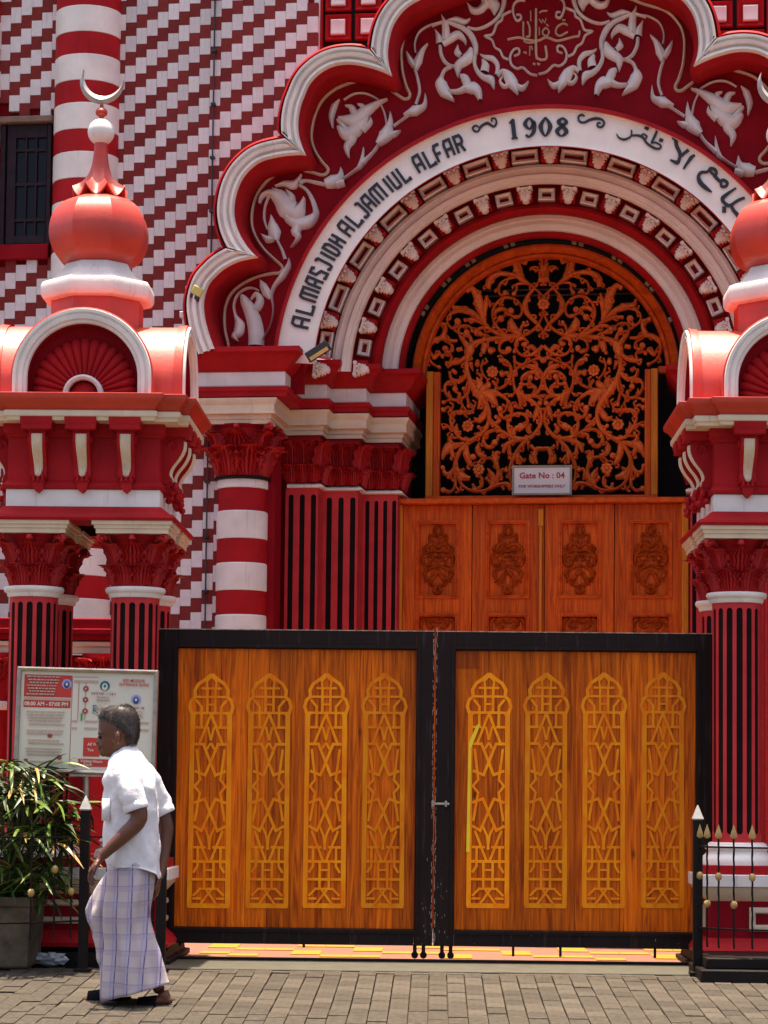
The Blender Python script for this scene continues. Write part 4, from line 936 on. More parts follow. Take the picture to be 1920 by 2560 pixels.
for i in range(4):
    ua,ub=dq(lv[i]+1,1400)[0],dq(lv[i+1]-1,1400)[0]; dl=MB(); pa,pb=dq(pn[i][0],1400)[0],dq(pn[i][1],1400)[0]
    z0,z1=.02,dq(1350,1263)[1]; A0,A1=dq(1350,1494)[1],dq(1350,1304)[1]; B1=dq(1350,1536)[1]; B0=dq(1350,1700)[1]
    vf=VDr-.035+(.006 if i%2 else 0)
    for x0,x1,y0,y1 in ((ua,pa,z0,z1),(pb,ub,z0,z1),(pa,pb,A1,z1),(pa,pb,B1,A0),(pa,pb,z0,B0)): dl.box(x0,x1,vf,VDr+.03,y0,y1)
    dr=part(dl,'door_leaf','wood')
    for zz0,zz1 in ((A0,A1),(B0,B1)):
        MB().box(pa,pb,VDr,VDr+.02,zz0,zz1).make('door_panel','wood',dr)
        t=.022; rows=[]
        for o_,v_ in ((-.008,vf),(-.008,vf-.012),(.004,vf-.014),(.012,vf-.004),(.018,vf-.006),(t,VDr)): rows.append([(pa+o_,v_,zz0+o_),(pb-o_,v_,zz0+o_),(pb-o_,v_,zz1-o_),(pa+o_,v_,zz1-o_)])
        MB().grid(rows,True).make('panel_moulding','woodarch',dr)
    cx_=(pa+pb)/2; carve(dr,cx_,dq(1350,1398)[1]); carve(dr,cx_,dq(1350,1562)[1],True)
mu=dq(1353,1400)[0]; mbx=MB().box(mu-.011,mu+.011,VDr-.075,VDr-.03,0,dq(1353,1318)[1]); mbx.box(mu-.020,mu+.020,VDr-.08,VDr-.03,dq(1353,1318)[1],dq(1353,1275)[1]); part(mbx,'meeting_bar','woodedge',bevel=.004)
# --- sign over the door ------------------------------------------------
VG=.70
sg0,sg1=FP(1282,1236,VG),FP(1428,1165,VG)
sgn=thing('door_sign','small white framed sign reading Gate No : 04 on the teak screen','sign',(0,0,0)); sgn.parent=None
base=O+UD*((sg0[0]+sg1[0])/2)+VD*VG; sgn.location=(base.x,base.y,sg0[1]); sgn.rotation_euler=(0,0,-TH)
sw,shh=(sg1[0]-sg0[0])/2,sg1[1]-sg0[1]
MB().box(-sw,sw,0,.02,0,shh).make('sign_plate','signwhite',sgn)
rows=[[( -sw-a,v,-a),(sw+a,v,-a),(sw+a,v,shh+a),(-sw-a,v,shh+a)] for a,v in ((.006,.02),(.006,-.012),(-.006,-.012),(-.010,-.001))]
MB().grid(rows,True).make('sign_frame','signframe',sgn)
for t,s_,zz,b in (('Gate No : 04',.066,.66,.0016),('FOR WORSHIPPERS ONLY',.031,.28,.0006)):
    me=textmesh(t,s_,bold=b,xs=1.02); me.materials.append(M['signred']); obj('lettering',me,sgn,(0,-.0022,shh*zz))
# --- fittings on the front ----------------------------------------------
def place(px,py,v): 
    u,z=FP(px,py,v); p=O+UD*u+VD*v; p.z=z; return p
fl=thing('floodlight','black floodlight with amber lens on the cornice beside the arch foot','floodlight',place(800,905,-.58),-TH)
a=R(32)
def rotbox(mb,cx,cz,L,w,y0,y1,ang):
    c,s_=math.cos(ang),math.sin(ang); pts=[(-L,-w),(L,-w),(L,w),(-L,w)]
    return mb.prism([(cx+x*c-z*s_,cz+x*s_+z*c) for x,z in pts],y0,y1)
rotbox(MB(),-.01,.075,.095,.030,-.09,.03,a).make('lamp_body','lampbody',fl,bevel=.006)
rotbox(MB(),.008,.046,.078,.014,-.098,-.088,a).make('lamp_lens','lampglass',fl)
MB().tube([(-.075,0,0),(-.08,0,.03),(-.05,0,.05)],.008).make('lamp_bracket','lampbody',fl)
f2=thing('lamp_fitting','small yellowish lamp head on a white bracket at the left foot of the scalloped arch','lamp',place(478,830,-.60),-TH)
rotbox(MB(),.070,.285,.042,.034,-.14,-.02,R(-28)).make('lamp_head','lampcream',f2,bevel=.006)
rotbox(MB(),.052,.243,.034,.018,-.13,-.03,R(-28)).make('lamp_lens','lampbody',f2)
MB().tube([(.03,-.05,.22),(-.02,-.05,.16),(-.045,-.04,.12)],.008).make('lamp_arm','lampcream',f2)
MB().box(-.06,-.025,-.05,.0,-.02,.12).box(-.08,-.03,-.06,.0,.10,.15).make('junction_box','signwhite',f2,bevel=.006)
pd=thing('conduit_pipe','thin dark conduit running down the brick wall left of the arch','pipe',place(508,1600,VW-.03),-TH)
zb0=pd.location.z; pts=[]
for y,x in ((1575,503),(1440,508),(1300,514),(1180,520)): 
    u,z=FP(x,y,VW-.03); q=O+UD*u+VD*(VW-.03); pts.append(((q.xy-pd.location.xy).dot(UD.xy),0,z-zb0))
pts=[(0.012,0,-zb0+.1)]+pts
MB().tube([(p[0]*0+.012,0,p[2]) for p in pts]+[(.012,0,7.9-zb0)],.0065).make('pipe','lampbody',pd)
for i in range(16): MB().box(-.006,.03,-.02,.02,.42*i-.9,.42*i-.882).make('clip','lampbody',pd)
# ================================================================ gate towers
DA=15.42
def tz(y,r): return P(248-(y-575)*.018+(0),y,DA-r).z
def square(h): return [(-h,-h),(h,-h),(h,h),(-h,h)]
def plus(h,w,d): 
    # square of half h with central projections of half-width w standing out by d
    return [(-h,-h),(-w,-h),(-w,-h-d),(w,-h-d),(w,-h),(h,-h),(h,-w),(h+d,-w),(h+d,w),(h,w),(h,h),(w,h),(w,h+d),(-w,h+d),(-w,h),(-h,h),(-h,w),(-h-d,w),(-h-d,-w),(-h,-w)]
def build_tower(label,cx):
    T=thing('gate_tower',label,'tower',(cx,DA,0),0,'domed gate towers either side of the gate')
    def pt(mb,name,m,**k): return mb.make(name,m,T,**k)
    # pedestal
    zp=lambda y: tz(y,.66)
    pt(MB().box(-.57,.57,-.57,.57,-.05,zp(2372)).sweep(square(.61),[(0,-.05),(0,zp(2400)),(-.03,zp(2398)),(-.04,zp(2372))],True),'plinth','black',bevel=.004)
    pt(MB().sweep(square(.47),[(.12,zp(2370)),(.125,zp(2360)),(.10,zp(2345)),(.07,zp(2335)),(.06,zp(2330)),(.0,zp(2329))],True),'base_moulding','red')
    pt(MB().box(-.51,.51,-.51,.51,zp(2330),zp(2237)),'pedestal_block','redrecess')
    hz0,hz1=zp(2312),zp(2252)
    for rz in (0,PI/2,PI,-PI/2):
        rows=[[(-a-.27,v,hz0-a),(.27+a,v,hz0-a),(.27+a,v,hz1+a),(-.27-a,v,hz1+a)] for a,v in ((0,-.505),(0,-.530),(-.012,-.537),(-.03,-.537),(-.04,-.52),(-.04,-.505))]
        o=pt(MB().grid(rows,True),'panel_frame','cream'); o.rotation_euler=(0,0,rz)
    pt(MB().sweep(square(.51),[(0,zp(2237)),(.02,zp(2230)),(.06,zp(2212)),(.07,zp(2202)),(0,zp(2201))],True),'cavetto','cream')
    pt(MB().box(-.595,.595,-.595,.595,zp(2201),zp(2170)),'pedestal_slab','white',bevel=.005)
    pt(MB().box(-.565,.565,-.565,.565,zp(2170),zp(2147)),'pedestal_cap','red',bevel=.004)
    zc=lambda y: P(336,y,15.1-.15).z
    cs=.322; r=.152
    z_base,z_top,z_cap=zc(2090),zc(1492),zc(1337)
    for a,b in ((-cs,-cs),(cs,-cs),(-cs,cs),(cs,cs)):
        co=pt(MB().lathe([(r-.007,z_base-.02),(r-.007,z_top+.02)],48,c=(a,b)),'column','flute')
        sh=MB(); N=15; zlo,zhi=z_base,z_top; w0=PI/N; hw=w0*.61
        e0,e1=zlo+.05,zhi-.035; hz=hw*r
        Z=[zlo,e0]+[e0+hz*(1-math.cos(PI/2*k/5)) for k in range(1,6)]+[e1-hz*(1-math.cos(PI/2*k/5)) for k in range(5,0,-1)]+[e1,zhi]
        for k in range(N):
            c0=2*PI*k/N+PI/2; rows=[]
            for z in Z:
                q=0
                if e0<=z<=e1: 
                    d=min(z-e0,e1-z); q=hw*(math.sqrt(max(0,1-(1-min(1,d/hz))**2)))
                A=[c0-w0+q+(2*(w0-q))*j/4 for j in range(5)]
                ring_=[(a+math.cos(A[0])*(r-.006),b+math.sin(A[0])*(r-.006),z)]+[(a+math.cos(t)*r,b+math.sin(t)*r,z) for t in A]+[(a+math.cos(A[-1])*(r-.006),b+math.sin(A[-1])*(r-.006),z)]
                rows.append(ring_)
            sh.grid(rows)
        sh.make('fluting','redlight',co)
        MB().lathe([(r-.01,z_top-.004),(r+.010,z_top),(r+.016,z_top+.012),(r+.018,z_top+.026),(r+.033,z_top+.032),(r+.040,z_top+.05),(r+.034,z_top+.064),(r-.01,z_top+.068)],32,c=(a,b)).make('necking_ring','white',co,ang=50)
        capital(T,(a,b),r,z_top+.066,z_cap)
        MB().lathe([(r+.012,z_base-.0),(r+.03,z_base-.01),(r+.05,z_base-.035),(r+.035,z_base-.055),(r+.045,z_base-.075),(r+.065,z_base-.09),(r+.078,z_base-.115),(r+.08,z_base-.14),(0,z_base-.14)],32,c=(a,b)).make('column_base','white',co,ang=50)
        za=zc(1337); zb=zc(1306)
        MB().sweep([(a-.215,b-.215),(a+.215,b-.215),(a+.215,b+.215),(a-.215,b+.215)],[(-.05,za),(.012,za+.001),(.012,za+.030),(.022,za+.032),(.022,za+.05),(.036,za+.056),(.036,zb),(-.05,zb)],True).make('abacus','cream',co)
    # upper block
    zb=lambda y: tz(y,.50)
    pt(MB().sweep(square(.50),[(-.2,zb(1306)),(.05,zb(1305.5)),(.085,zb(1303)),(.092,zb(1297)),(.085,zb(1291)),(.07,zb(1288)),(.055,zb(1286)),(.03,zb(1278)),(.0,zb(1268)),(-.01,zb(1266))],True),'lower_cornice','red')
    pt(MB().box(-.485,.485,-.485,.485,zb(1267),zb(1223)),'white_band','white',bevel=.004)
    pt(MB().box(-.478,.478,-.478,.478,zb(1223),zb(1043)),'body','red')
    pt(MB().sweep(square(.478),[(0,zb(1223)),(.022,zb(1221)),(.028,zb(1214)),(.018,zb(1207)),(.006,zb(1203)),(0,zb(1200))],True),'torus','red')
    pt(MB().sweep(square(.478),[(0,zb(1095)),(.012,zb(1093)),(.014,zb(1086)),(.03,zb(1080)),(.03,zb(1045))],True),'frieze','red')
    zk=lambda y: tz(y,.70)
    PL=plus(.60,.46,.045)
    pt(MB().sweep(PL,[(-.15,zk(1048)),(.0,zk(1047)),(.004,zk(1040)),(.016,zk(1036)),(.018,zk(1024)),(.0,zk(1021))],True),'cream_course','cream')
    pt(MB().sweep(PL,[(.0,zk(1021)),(.012,zk(1014)),(.03,zk(1004)),(.055,zk(996)),(.06,zk(992)),(.06,zk(982)),(.05,zk(980.5)),(-.40,zk(980))],True),'cornice','redglossy')
    # brackets
    H0=zb(1083); pf=[(0,0),(.13,0),(.135,-.03),(.13,-.075),(.105,-.125),(.07,-.17),(.05,-.205),(.045,-.235),(.055,-.26),(.05,-.285),(.03,-.295),(0,-.295)]
    pfs=cr(pf[1:-1],3)
    for rz in (0,PI/2,PI,-PI/2):
        if rz==PI: continue
        for x in (-.277,0,.277):
            g0=MB().box(x-.10,x+.10,-.66,-.478,zb(1078),zb(1047)); o=pt(MB().sweep([(x-.10,-.478),(x-.10,-.655),(x+.10,-.655),(x+.10,-.478)][::1],[(-.02,zb(1082)),(-.012,zb(1077)),(0,zb(1066)),(0,zb(1048))],False,'xy',False).add([],[]),'modillion','red'); o.rotation_euler=(0,0,rz)
            MB().box(x-.095,x+.095,-.65,-.478,zb(1081),zb(1048)).make('modillion_core','red',o)
            def xz(poly,x0,x1):
                n=len(poly); vs=[(x0,-.478-a,H0+b) for a,b in poly]+[(x1,-.478-a,H0+b) for a,b in poly]
                return MB().add(vs,[tuple(range(n)),tuple(range(2*n-1,n-1,-1))]+[(i,(i+1)%n,(i+1)%n+n,i+n) for i in range(n)])
            bk=pt(xz([(0,0)]+pfs+[(0,-.295)],x-.052,x+.052),'bracket','red'); bk.rotation_euler=(0,0,rz)
            MB().box(x-.07,x+.07,-.478-.145,-.478,H0,H0+.022).make('bracket_cap','red',bk,bevel=.004)
            for sx in (-1,1):
                sp=[(x+sx*.054,-.478-.075+math.cos(t*.55)*(.042-t*.0032),H0-.055+math.sin(t*.55)*(.042-t*.0032)) for t in range(12)]
                MB().tube(sp,.009,6).make('scroll','red',bk)
            rows=[]; m_=pfs[2:-4]
            for i,(a,b) in enumerate(m_):
                t=i/(len(m_)-1); w=.036-.013*t if t<.93 else .018*(1-t)/.07+.004
                rows.append([(x+q*w,-.478-a-.003-.009*(1-q*q)-.004*math.cos(q*PI*3),H0+b-.004) for q in (-1,-.66,-.33,0,.33,.66,1)])
            MB().grid(rows).make('leaf_strip','cream',bk,ang=70,label='cream painted leaf on red bracket')
            z0=zb(1197); pe=MB()
            pe.box(x-.042,x+.042,-.478-.05,-.478,z0-.03,z0-.002)
            pe.grid([[(x-a,-.53,z),(x+a,-.53,z),(x+a,-.478,z),(x-a,-.478,z)] for a,z in ((.036,z0-.03),(.032,z0-.06),(.018,z0-.08),(.003,z0-.092))],True,False,True)
            for q in (-.028,0,.028): pe.tube([(x+q,-.53,z0+.035),(x+q,-.535,z0-.02)],.010,6)
            pe.make('pendant','red',bk)
            if rz in (PI/2,-PI/2):
                for t in range(7): MB().ball((x+rnd.uniform(-.05,.05),-.55+rnd.uniform(-.02,.05),z0-.01-t*.016),.022,8,6).make('berry','red',bk)
    # crossed barrel gables
    ra=.438; zsx=tz(943,.64); zbt=tz(982,.64)
    def arcpts(r_,n=28): return [(-r_,zbt)]+[(-r_*math.cos(PI*i/n),zsx+r_*math.sin(PI*i/n)) for i in range(n+1)]+[(r_,zbt)]
    for rz,ext in ((0,.60),(PI/2,.58)):
        rows=[[(a,y,b) for a,b in arcpts(.432)] for y in (-ext,ext)]
        o=pt(MB().grid(rows),'barrel_vault','vault'); o.rotation_euler=(0,0,rz)
    for rz,ext in ((0,.60),(PI/2,.58),(-PI/2,.58)):
        def rg_(prof,name,m,par=None,**k):
            o=MB().grid([[( -math.cos(PI*i/32)*r_,v,zsx+math.sin(PI*i/32)*r_) if 0<=i<=32 else ((-r_ if i<0 else r_),v,zbt+.001) for r_,v in prof] for i in range(-1,34)]).make(name,m,par or T,**k)
            if not par: o.rotation_euler=(0,0,rz)
            return o
        gab=rg_([(.442,-ext+.03),(.446,-ext-.01),(.446,-ext-.025),(.436,-ext-.03)],'gable_edge','redglossy')
        rg_([(.436,-ext-.03),(.432,-ext-.045),(.415,-ext-.045),(.408,-ext-.03),(.400,-ext-.03),(.394,-ext-.045),(.372,-ext-.04),(.366,-ext-.02),(.350,-ext-.02),(.345,-ext+.0)],'gable_moulding','white',gab)
        MB().prism(arcpts(.36),-ext+.11,-ext+.13).make('gable_recess','redrecess',gab,ang=20)
        rg_([(.345,-ext),(.345,-ext+.12)],'gable_reveal','redrecess',gab)
        # scallop shell of separate flutes
        NF=17; c0=(0,zbt+.01); 
        for k in range(NF):
            a=PI*(k+.5)/NF; rows=[]; L_=.325*(1+.10*math.sin(a))
            for i in range(9):
                t=.22+.78*i/8; rr_=L_*t; wd=rr_*math.tan(PI/NF/2)*1.12; bul=.036*t+.008
                if i>=7: bul*= .75 if i==7 else .15; 
                if i==8: wd*=.55
                rows.append([(c0[0]-math.cos(a)*rr_-math.sin(a)*wd*q,-ext+.10-bul*math.sqrt(max(0,1-q*q*.96)),c0[1]+math.sin(a)*rr_-math.cos(a)*wd*q*-1*-1) for q in (-1,-.7,-.35,0,.35,.7,1)])
            MB().grid(rows).make('shell_flute','red',gab,ang=50)
        mb=MB(); mb.grid([[( -math.cos(PI*i/20)*r_,v,c0[1]-.01+math.sin(PI*i/20)*r_) for r_,v in ((.128,-ext+.08),(.126,-ext+.02),(.112,-ext+.005),(.096,-ext+.02),(.095,-ext+.06))] for i in range(21)]); mb.make('shell_ring','white',gab)
        MB().ball((0,-ext+.09,c0[1]-.01),.092,20,10,1,.6,1).make('shell_boss','red',gab)
    # drum, collar and dome (octagonal)
    zo=lambda y,r_: tz(y,r_); c8=1/math.cos(PI/8)
    def oct_(prof,name,m,**k): return pt(MB().lathe([(r_*c8,zo(y,r_*.9)) for r_,y in prof],8,ph=PI/8),name,m,**k)
    oct_([(.285,860),(.285,752),(.285,735)],'drum','redglossy')
    oct_([(.26,742),(.29,741),(.335,735),(.352,722),(.352,700),(.343,692),(.30,688),(.26,683),(.24,672),(.215,664),(.20,650)],'collar','white',bevel=.006)
    dp=[(.185,652),(.215,646),(.252,632),(.282,612),(.303,588),(.310,565),(.305,542),(.288,520),(.255,502),(.21,491),(.165,486),(.155,484)]
    dd=cr(dp,3); oct_(dd,'dome','redglossy',ang=28)
    rows=[]; zc_=tz(470,.15)
    for i in range(13):
        t=i/12; row=[]
        for j in range(64):
            ph=2*PI*j/64; cu=abs(math.cos(4*(ph+PI/8)))**.8; cu=1-abs(math.sin(4*(ph)))**1 if 0 else cu
            # cusps sit on the octagon corners
            cu=abs(math.cos(4*(ph)+0))
            cu=max(0,1-abs(((ph/(PI/4)+.5)%1)-.5)*2.0*1.0); cu=cu**1.6
            r_=.042+.03*t+.115*t**3.2*(.86+.14*cu)
            ztop=tz(355,.04); z=ztop+(zc_-ztop)*(t**.82)
            z+= (t**4)*(.034*cu-.040*(1-cu))
            row.append((math.cos(ph+PI/8)*r_,math.sin(ph+PI/8)*r_,z))
        rows.append(row)
    low=[[(x*.97,y*.97,z-.014) for x,y,z in rows[-1]],[(x*.62/.9,y*.62/.9,z-.035) for x,y,z in rows[-1]],[(x*.4,y*.4,zo(486,.1)) for x,y,z in rows[-1]]]
    pt(MB().grid(rows+low,True),'flared_finial','redglossy',ang=40)
    pt(MB().ball((0,0,tz(322,.08)),.088,28,18),'finial_ball','white')
    pt(MB().ball((0,0,tz(278,.03)),.040,16,10,1,1,.8).lathe([(.016,tz(296,0)),(.012,tz(262,0))],12),'finial_bead','redglossy')
    cr_=[]; n=30; cz=tz(206,0)
    outer=[];inn=[]
    for i in range(n+1):
        a=R(-214+217*i/n); outer.append((math.cos(a)*.145,cz+math.sin(a)*.145)); inn.append((math.cos(a)*.145*(1-.42*math.sin(PI*i/n)**.8),cz+math.sin(a)*.145*(1-.36*math.sin(PI*i/n)**.8)))
    rows=[[(o_[0],-.006,o_[1]),((o_[0]+i_[0])/2,-.026,(o_[1]+i_[1])/2),(i_[0],-.006,i_[1]),(i_[0],.006,i_[1]),((o_[0]+i_[0])/2,.026,(o_[1]+i_[1])/2),(o_[0],.006,o_[1])] for o_,i_ in zip(outer,inn)]
    pt(MB().grid(rows,True,True,True),'crescent','silver',ang=25)
    return T
axL,axR=P(248,575,DA).x,P(1942,575,DA).x
TL=build_tower('red domed gate tower left of the gate, behind the notice board and walking man',axL)
TR=copy_tree(TL); TR.location.x=axR+.02; TR['label']='red domed gate tower right of the gate, cut off by the right edge'
# small portico seen between the left tower's columns
pz=lambda y: P(200,y,16.9).z
po=thing('side_portico','low dark red portico with cream cornice behind the left tower columns','portico',(-2.55,16.9,0))
pxr=P(330,1600,16.9).x+2.55
MB().box(-1.2,pxr,.0,.5,pz(1600),pz(1545)).make('cornice','redrecess',po,bevel=.01)
MB().box(-1.15,pxr-.02,-.03,.5,pz(1585),pz(1572)).make('cornice_band','redrecess',po,bevel=.006)
MB().sweep([(-1.15,.4),(-1.15,.04),(-.25,.04),(-.25,.12),(-.13,.12),(-.13,.04),(pxr-.03,.04),(pxr-.03,.4)],[(-.02,pz(1634)),(0,pz(1632)),(0,pz(1618)),(.02,pz(1614)),(.02,pz(1604)),(-.02,pz(1601))],False).make('cream_course','cream',po)
MB().box(-.95,pxr-.04,.2,.5,-.0,pz(1634)).make('portico_wall','redrecess',po)
for x in (-.62,pxr-.2): 
    c_=MB().lathe([(.12,0),(.12,pz(1762)),(.17,pz(1640)),(.17,pz(1634))],16,c=(x,.12)).make('portico_column','red',po)
    MB().lathe([(.135,pz(1776)),(.15,pz(1770)),(.15,pz(1760)),(.135,pz(1754))],20,c=(x,.12)).make('necking_ring','white',c_)
    for k in range(8):
        a=2*PI*k/8; leaf('high',c_,(x+math.sin(a)*.11,.12-math.cos(a)*.11,pz(1752)),a,1.2)
MB().box(-.9,pxr-.04,.05,.19,0,.9).box(-.95,pxr,.03,.2,.9,.96).make('portico_base','redrecess',po,bevel=.004)
# ================================================================ the gate
GD=15.40
def gp(x,y,D=GD): p=P(x,y,D); return p.x,p.z
def gate_leaf(label,x0,x1,px0,px1,inl,right):
    a0,a1=gp(x0,1600)[0],gp(x1,1600)[0]; b0,b1=gp(px0,1640)[0],gp(px1,1640)[0]
    zt_=gp(960,1579)[1]; zpt=gp(960,1625)[1]; zpb=gp(960,2322)[1]; zbt=gp(960,2363)[1]
    g=thing('gate_leaf',label,'gate',(a0,GD,0),0,'pair of gate leaves'); W_=a1-a0; p0,p1=b0-a0,b1-a0
    for x,y,z,w in ((0,p0,zbt,zt_),(p1,W_,zbt,zt_)): MB().box(x,y,-.035,.035,z,w).make('frame_post','gateblack',g,bevel=.003)
    MB().box(p0+.001,p1-.001,-.034,.034,zpt,zt_-.001).make('top_rail','gateblack',g,bevel=.003)
    MB().box(p0+.001,p1-.001,-.034,.034,zbt+.001,zpb).make('bottom_rail','gateblack',g,bevel=.003)
    rows=[[(p0+o,v,zpb+o),(p1-o,v,zpb+o),(p1-o,v,zpt-o),(p0+o,v,zpt-o)] for o,v in ((-.028,-.034),(-.028,-.042),(-.008,-.044),(-.001,-.030),(.0,-.010))]
    MB().grid(rows,True).make('panel_bead','gateblack',g)
    MB().box(.002,W_-.002,-.036,.036,zt_,zt_+.006).make('worn_top_edge','edge',g)
    # planks
    n=10; xs=[p0+.001]; r_=random.Random(11 if right else 4)
    for i in range(1,n): xs.append(p0+(p1-p0)*(i+r_.uniform(-.22,.22))/n)
    xs.append(p1-.001)
    for i in range(n): MB().box(xs[i]+.0008,xs[i+1]-.0008,-.012+r_.uniform(-.0012,.0012),.012,zpb+.001,zpt-.001).make('plank','plank',g,bevel=.0012)
    for cx in inl:
        X,Z=gp(cx,2265); o=obj('window_inlay',inlay_mesh,g,(X-a0,-.0150,Z))
    if right:
        X,Z=gp(1140,1629); MB().box(p0+.001,p0+.150,-.016,-.0135,Z-.105,Z-.002).make('repair_patch','patch',g)
        X,Z=gp(1170,2130); MB().prism([(X-a0-.012,Z),(X-a0+.010,Z),(X-a0+.014,Z+.66),(X-a0+.06,Z+.78),(X-a0+.072,Z+.82),(X-a0+.05,Z+.81),(X-a0-.0,Z+.70)],-.020,-.0165).make('loose_strip','tapeyellow',g,label='bright yellow strip peeling from the inlay')
    # scratches and rust along the meeting edge
    sx=.006 if right else W_-.006; mb=MB()
    for i in range(70):
        z=r_.uniform(zbt,zt_); x=sx+r_.uniform(-.003,.004)*(1 if right else -1); h=r_.uniform(.008,.04)
        mb.box(x-.0012,x+.0018,-.0362,-.0355,z,z+h)
    for i in range(26):
        z=zbt+abs(r_.gauss(0,.25)); x=r_.uniform(.01,W_-.01) if i%2 else sx+(r_.uniform(0,.10) if right else -r_.uniform(0,.10))
        if zpb+.0<z<zpt and p0<x<p1: continue
        mb.box(x,x+.002,-.0362,-.0355,z,z+r_.uniform(.004,.02))
    mb.make('paint_chips','edge',g,kind='stuff')
    # rollers, bolts
    wl=MB(); 
    for t in ((.055,.11) if right else (W_-.11,W_-.055)):
        wx=[(t+math.cos(q*PI/8)*.022,.016+.0+.026+math.sin(q*PI/8)*.022) for q in range(16)]
        MB().prism(wx,-.02,.02).make('roller','gateblack',g)
        MB().box(t-.012,t+.012,-.028,.028,.050,zbt).make('roller_bracket','gateblack',g,bevel=.002)
    for t in ((.50,.80,1.40) if right else (.16,.95)): MB().box(t,t+.016,-.01,.01,zbt-.06 if right else zbt-.02,zbt).make('drop_bolt','gateblack',g)
    return g,W_,zt_
# inlay pattern traced once, in metres about its foot centre
ik=GD/6000; K9=3.404; il=[]
def I(pts,w=10,mir_=True):
    for sgn in ((1,-1) if mir_ else (1,)): il.append(([(277+sgn*(x-277),y) for x,y in pts],w))
I([(120,480),(115,2115)],17); I([(100,2112),(454,2112)],17,False)
I([(277,150),(230,190),(165,235),(135,290),(140,345),(108,375),(92,430),(108,480),(150,492)],12)
I([(190,272),(364,272)],8,False); I([(155,345),(399,345)],8,False); I([(120,482),(434,482)],9,False)
I([(243,272),(243,482)],9); I([(243,410),(311,410)],7,False); I([(277,170),(235,215),(243,272)],7)
I([(145,370),(195,430),(195,605)],9); I([(140,605),(215,605)],9); I([(275,492),(180,740)],9); I([(275,492),(385,760)],9,False)
I([(250,600),(277,715)],8); I([(140,747),(215,747),(320,1010),(410,975)],10); I([(277,735),(245,790)],8)
I([(158,790),(190,1050),(145,1105),(190,1160),(150,1400)],9); I([(140,1245),(230,1212),(345,1480),(414,1440)],10)
I([(165,1480),(265,1740)],9); I([(230,1440),(265,1520),(282,1640)],8); I([(140,1620),(250,1620)],9); I([(135,1740),(419,1740)],10,False)
I([(180,1620),(180,1780),(145,1835)],9); I([(238,1740),(238,1970)],9); I([(238,1812),(316,1812)],7,False); I([(130,1890),(424,1890)],9,False)
I([(190,1970),(364,1970)],8,False); I([(205,1970),(145,2030)],8); I([(250,1970),(345,2100)],8); I([(140,2052),(215,2052)],8)
mb=MB()
for q,(pts,w) in enumerate(il):
    pp=[((x-277)/K9*ik,(2115-y)/K9*ik) for x,y in pts]; f=[]
    for a,b in zip(pp,pp[1:]): f+=[a,((a[0]+b[0])/2,(a[1]+b[1])/2)]
    f.append(pp[-1]); stroke(mb,f,w*1.18/K9*ik,-.0012-.00006*q,.004,rect=True)
tmp=mb.make('window_inlay','inlay'); inlay_mesh=tmp.data; bpy.data.objects.remove(tmp)
GL,wl_,ztop=gate_leaf('left gate leaf of orange planks in a black frame beside the walking man',398,1087,446,1041,(521,667,810,956),False)
GR,wr_,ztop=gate_leaf('right gate leaf of orange planks with a yellow peeling strip and repair patch',1090,1786,1140,1739,(1219,1363,1508,1656),True)
la=thing('gate_latch','small worn steel latch bolt joining the two gate leaves','latch',(gp(1098,2010)[0],GD-.04,gp(1098,2010)[1]))
MB().box(-.045,.065,-.012,0,-.006,.008).make('bolt_bar','steel',la,bevel=.002); MB().box(-.05,-.03,-.016,0,-.018,.02).box(.035,.05,-.016,0,-.018,.02).make('bolt_keeper','steel',la,bevel=.002)
# ================================================================ notice board
ND=14.62; npz=lambda x,y: P(x,y,ND)
c0=npz(40,1664); c1=npz(392,1676); c2=npz(392,1938); c3=npz(44,1931)
nb_=thing('notice_board','white visitor notice board in a steel frame on a post behind the walking man','notice board',(c0.x,ND,c2.z))
Wn=c1.x-c0.x; Hn=(c0.z+c1.z)/2-(c2.z+c3.z)/2; rot=math.atan2(c1.z-c0.z,c1.x-c0.x)*.75
bd=MB().box(.02,Wn-.02,0,.02,.02,Hn-.02).make('board_panel','board',nb_,bevel=.002); bd.rotation_euler=(0,-rot,0); bd.location=(0,0,.01)
rows=[[(-a,v,-a),(Wn+a,v,-a),(Wn+a,v,Hn+a),(-a,v,Hn+a)] for a,v in ((0,.03),(0,-.02),(-.01,-.026),(-.024,-.018),(-.026,-.001))]
fr_=MB().grid(rows,True).make('board_frame','steel',nb_,bevel=.002); fr_.rotation_euler=(0,-rot,0); fr_.location=(0,0,.01)
NK=(0,1400,3.606)
def bx(x,y): return ((x/3.606-40)/352*Wn, Hn-((y/3.606+1400)-1668)/264*Hn)
lay=[0]
def prn(x0,y0,x1,y1,m,name='printed_block',d=0):
    lay[0]+=1; a,b=bx(x0,y0),bx(x1,y1); return MB().box(a[0],b[0],-.0012-.00012*lay[0]-d,0.001,b[1],a[1]).make(name,m,bd)
prn(208,1035,636,1235,'printred'); prn(208,1265,632,1330,'printred'); prn(760,1590,910,1760,'printred'); prn(720,1780,1010,1850,'printred')
prn(208,1242,632,1262,'printpink'); prn(640,1040,644,1850,'printdark','printed_line')
for y in (1040,1075,1090): prn(655,y,875,y+11,'printpink','printed_line')
for x0,x1 in ((650,700),(765,880),(1190,1340)):
    for y in (1435,1498): prn(x0,y,x1,y+20,'printpink','printed_line')
prn(700,1090,703,1430,'printdark','printed_line'); prn(763,1090,766,1430,'printdark','printed_line')
def disc(x,y,r_,m,d=0,sy=1,name='printed_icon'):
    lay[0]+=1; c=bx(x,y); k=Wn/352/3.606; MB().prism([(c[0]+math.cos(t*PI/12)*r_*k,c[1]+math.sin(t*PI/12)*r_*k*sy) for t in range(24)],-.0014-.00012*lay[0],.001).make(name,m,bd)
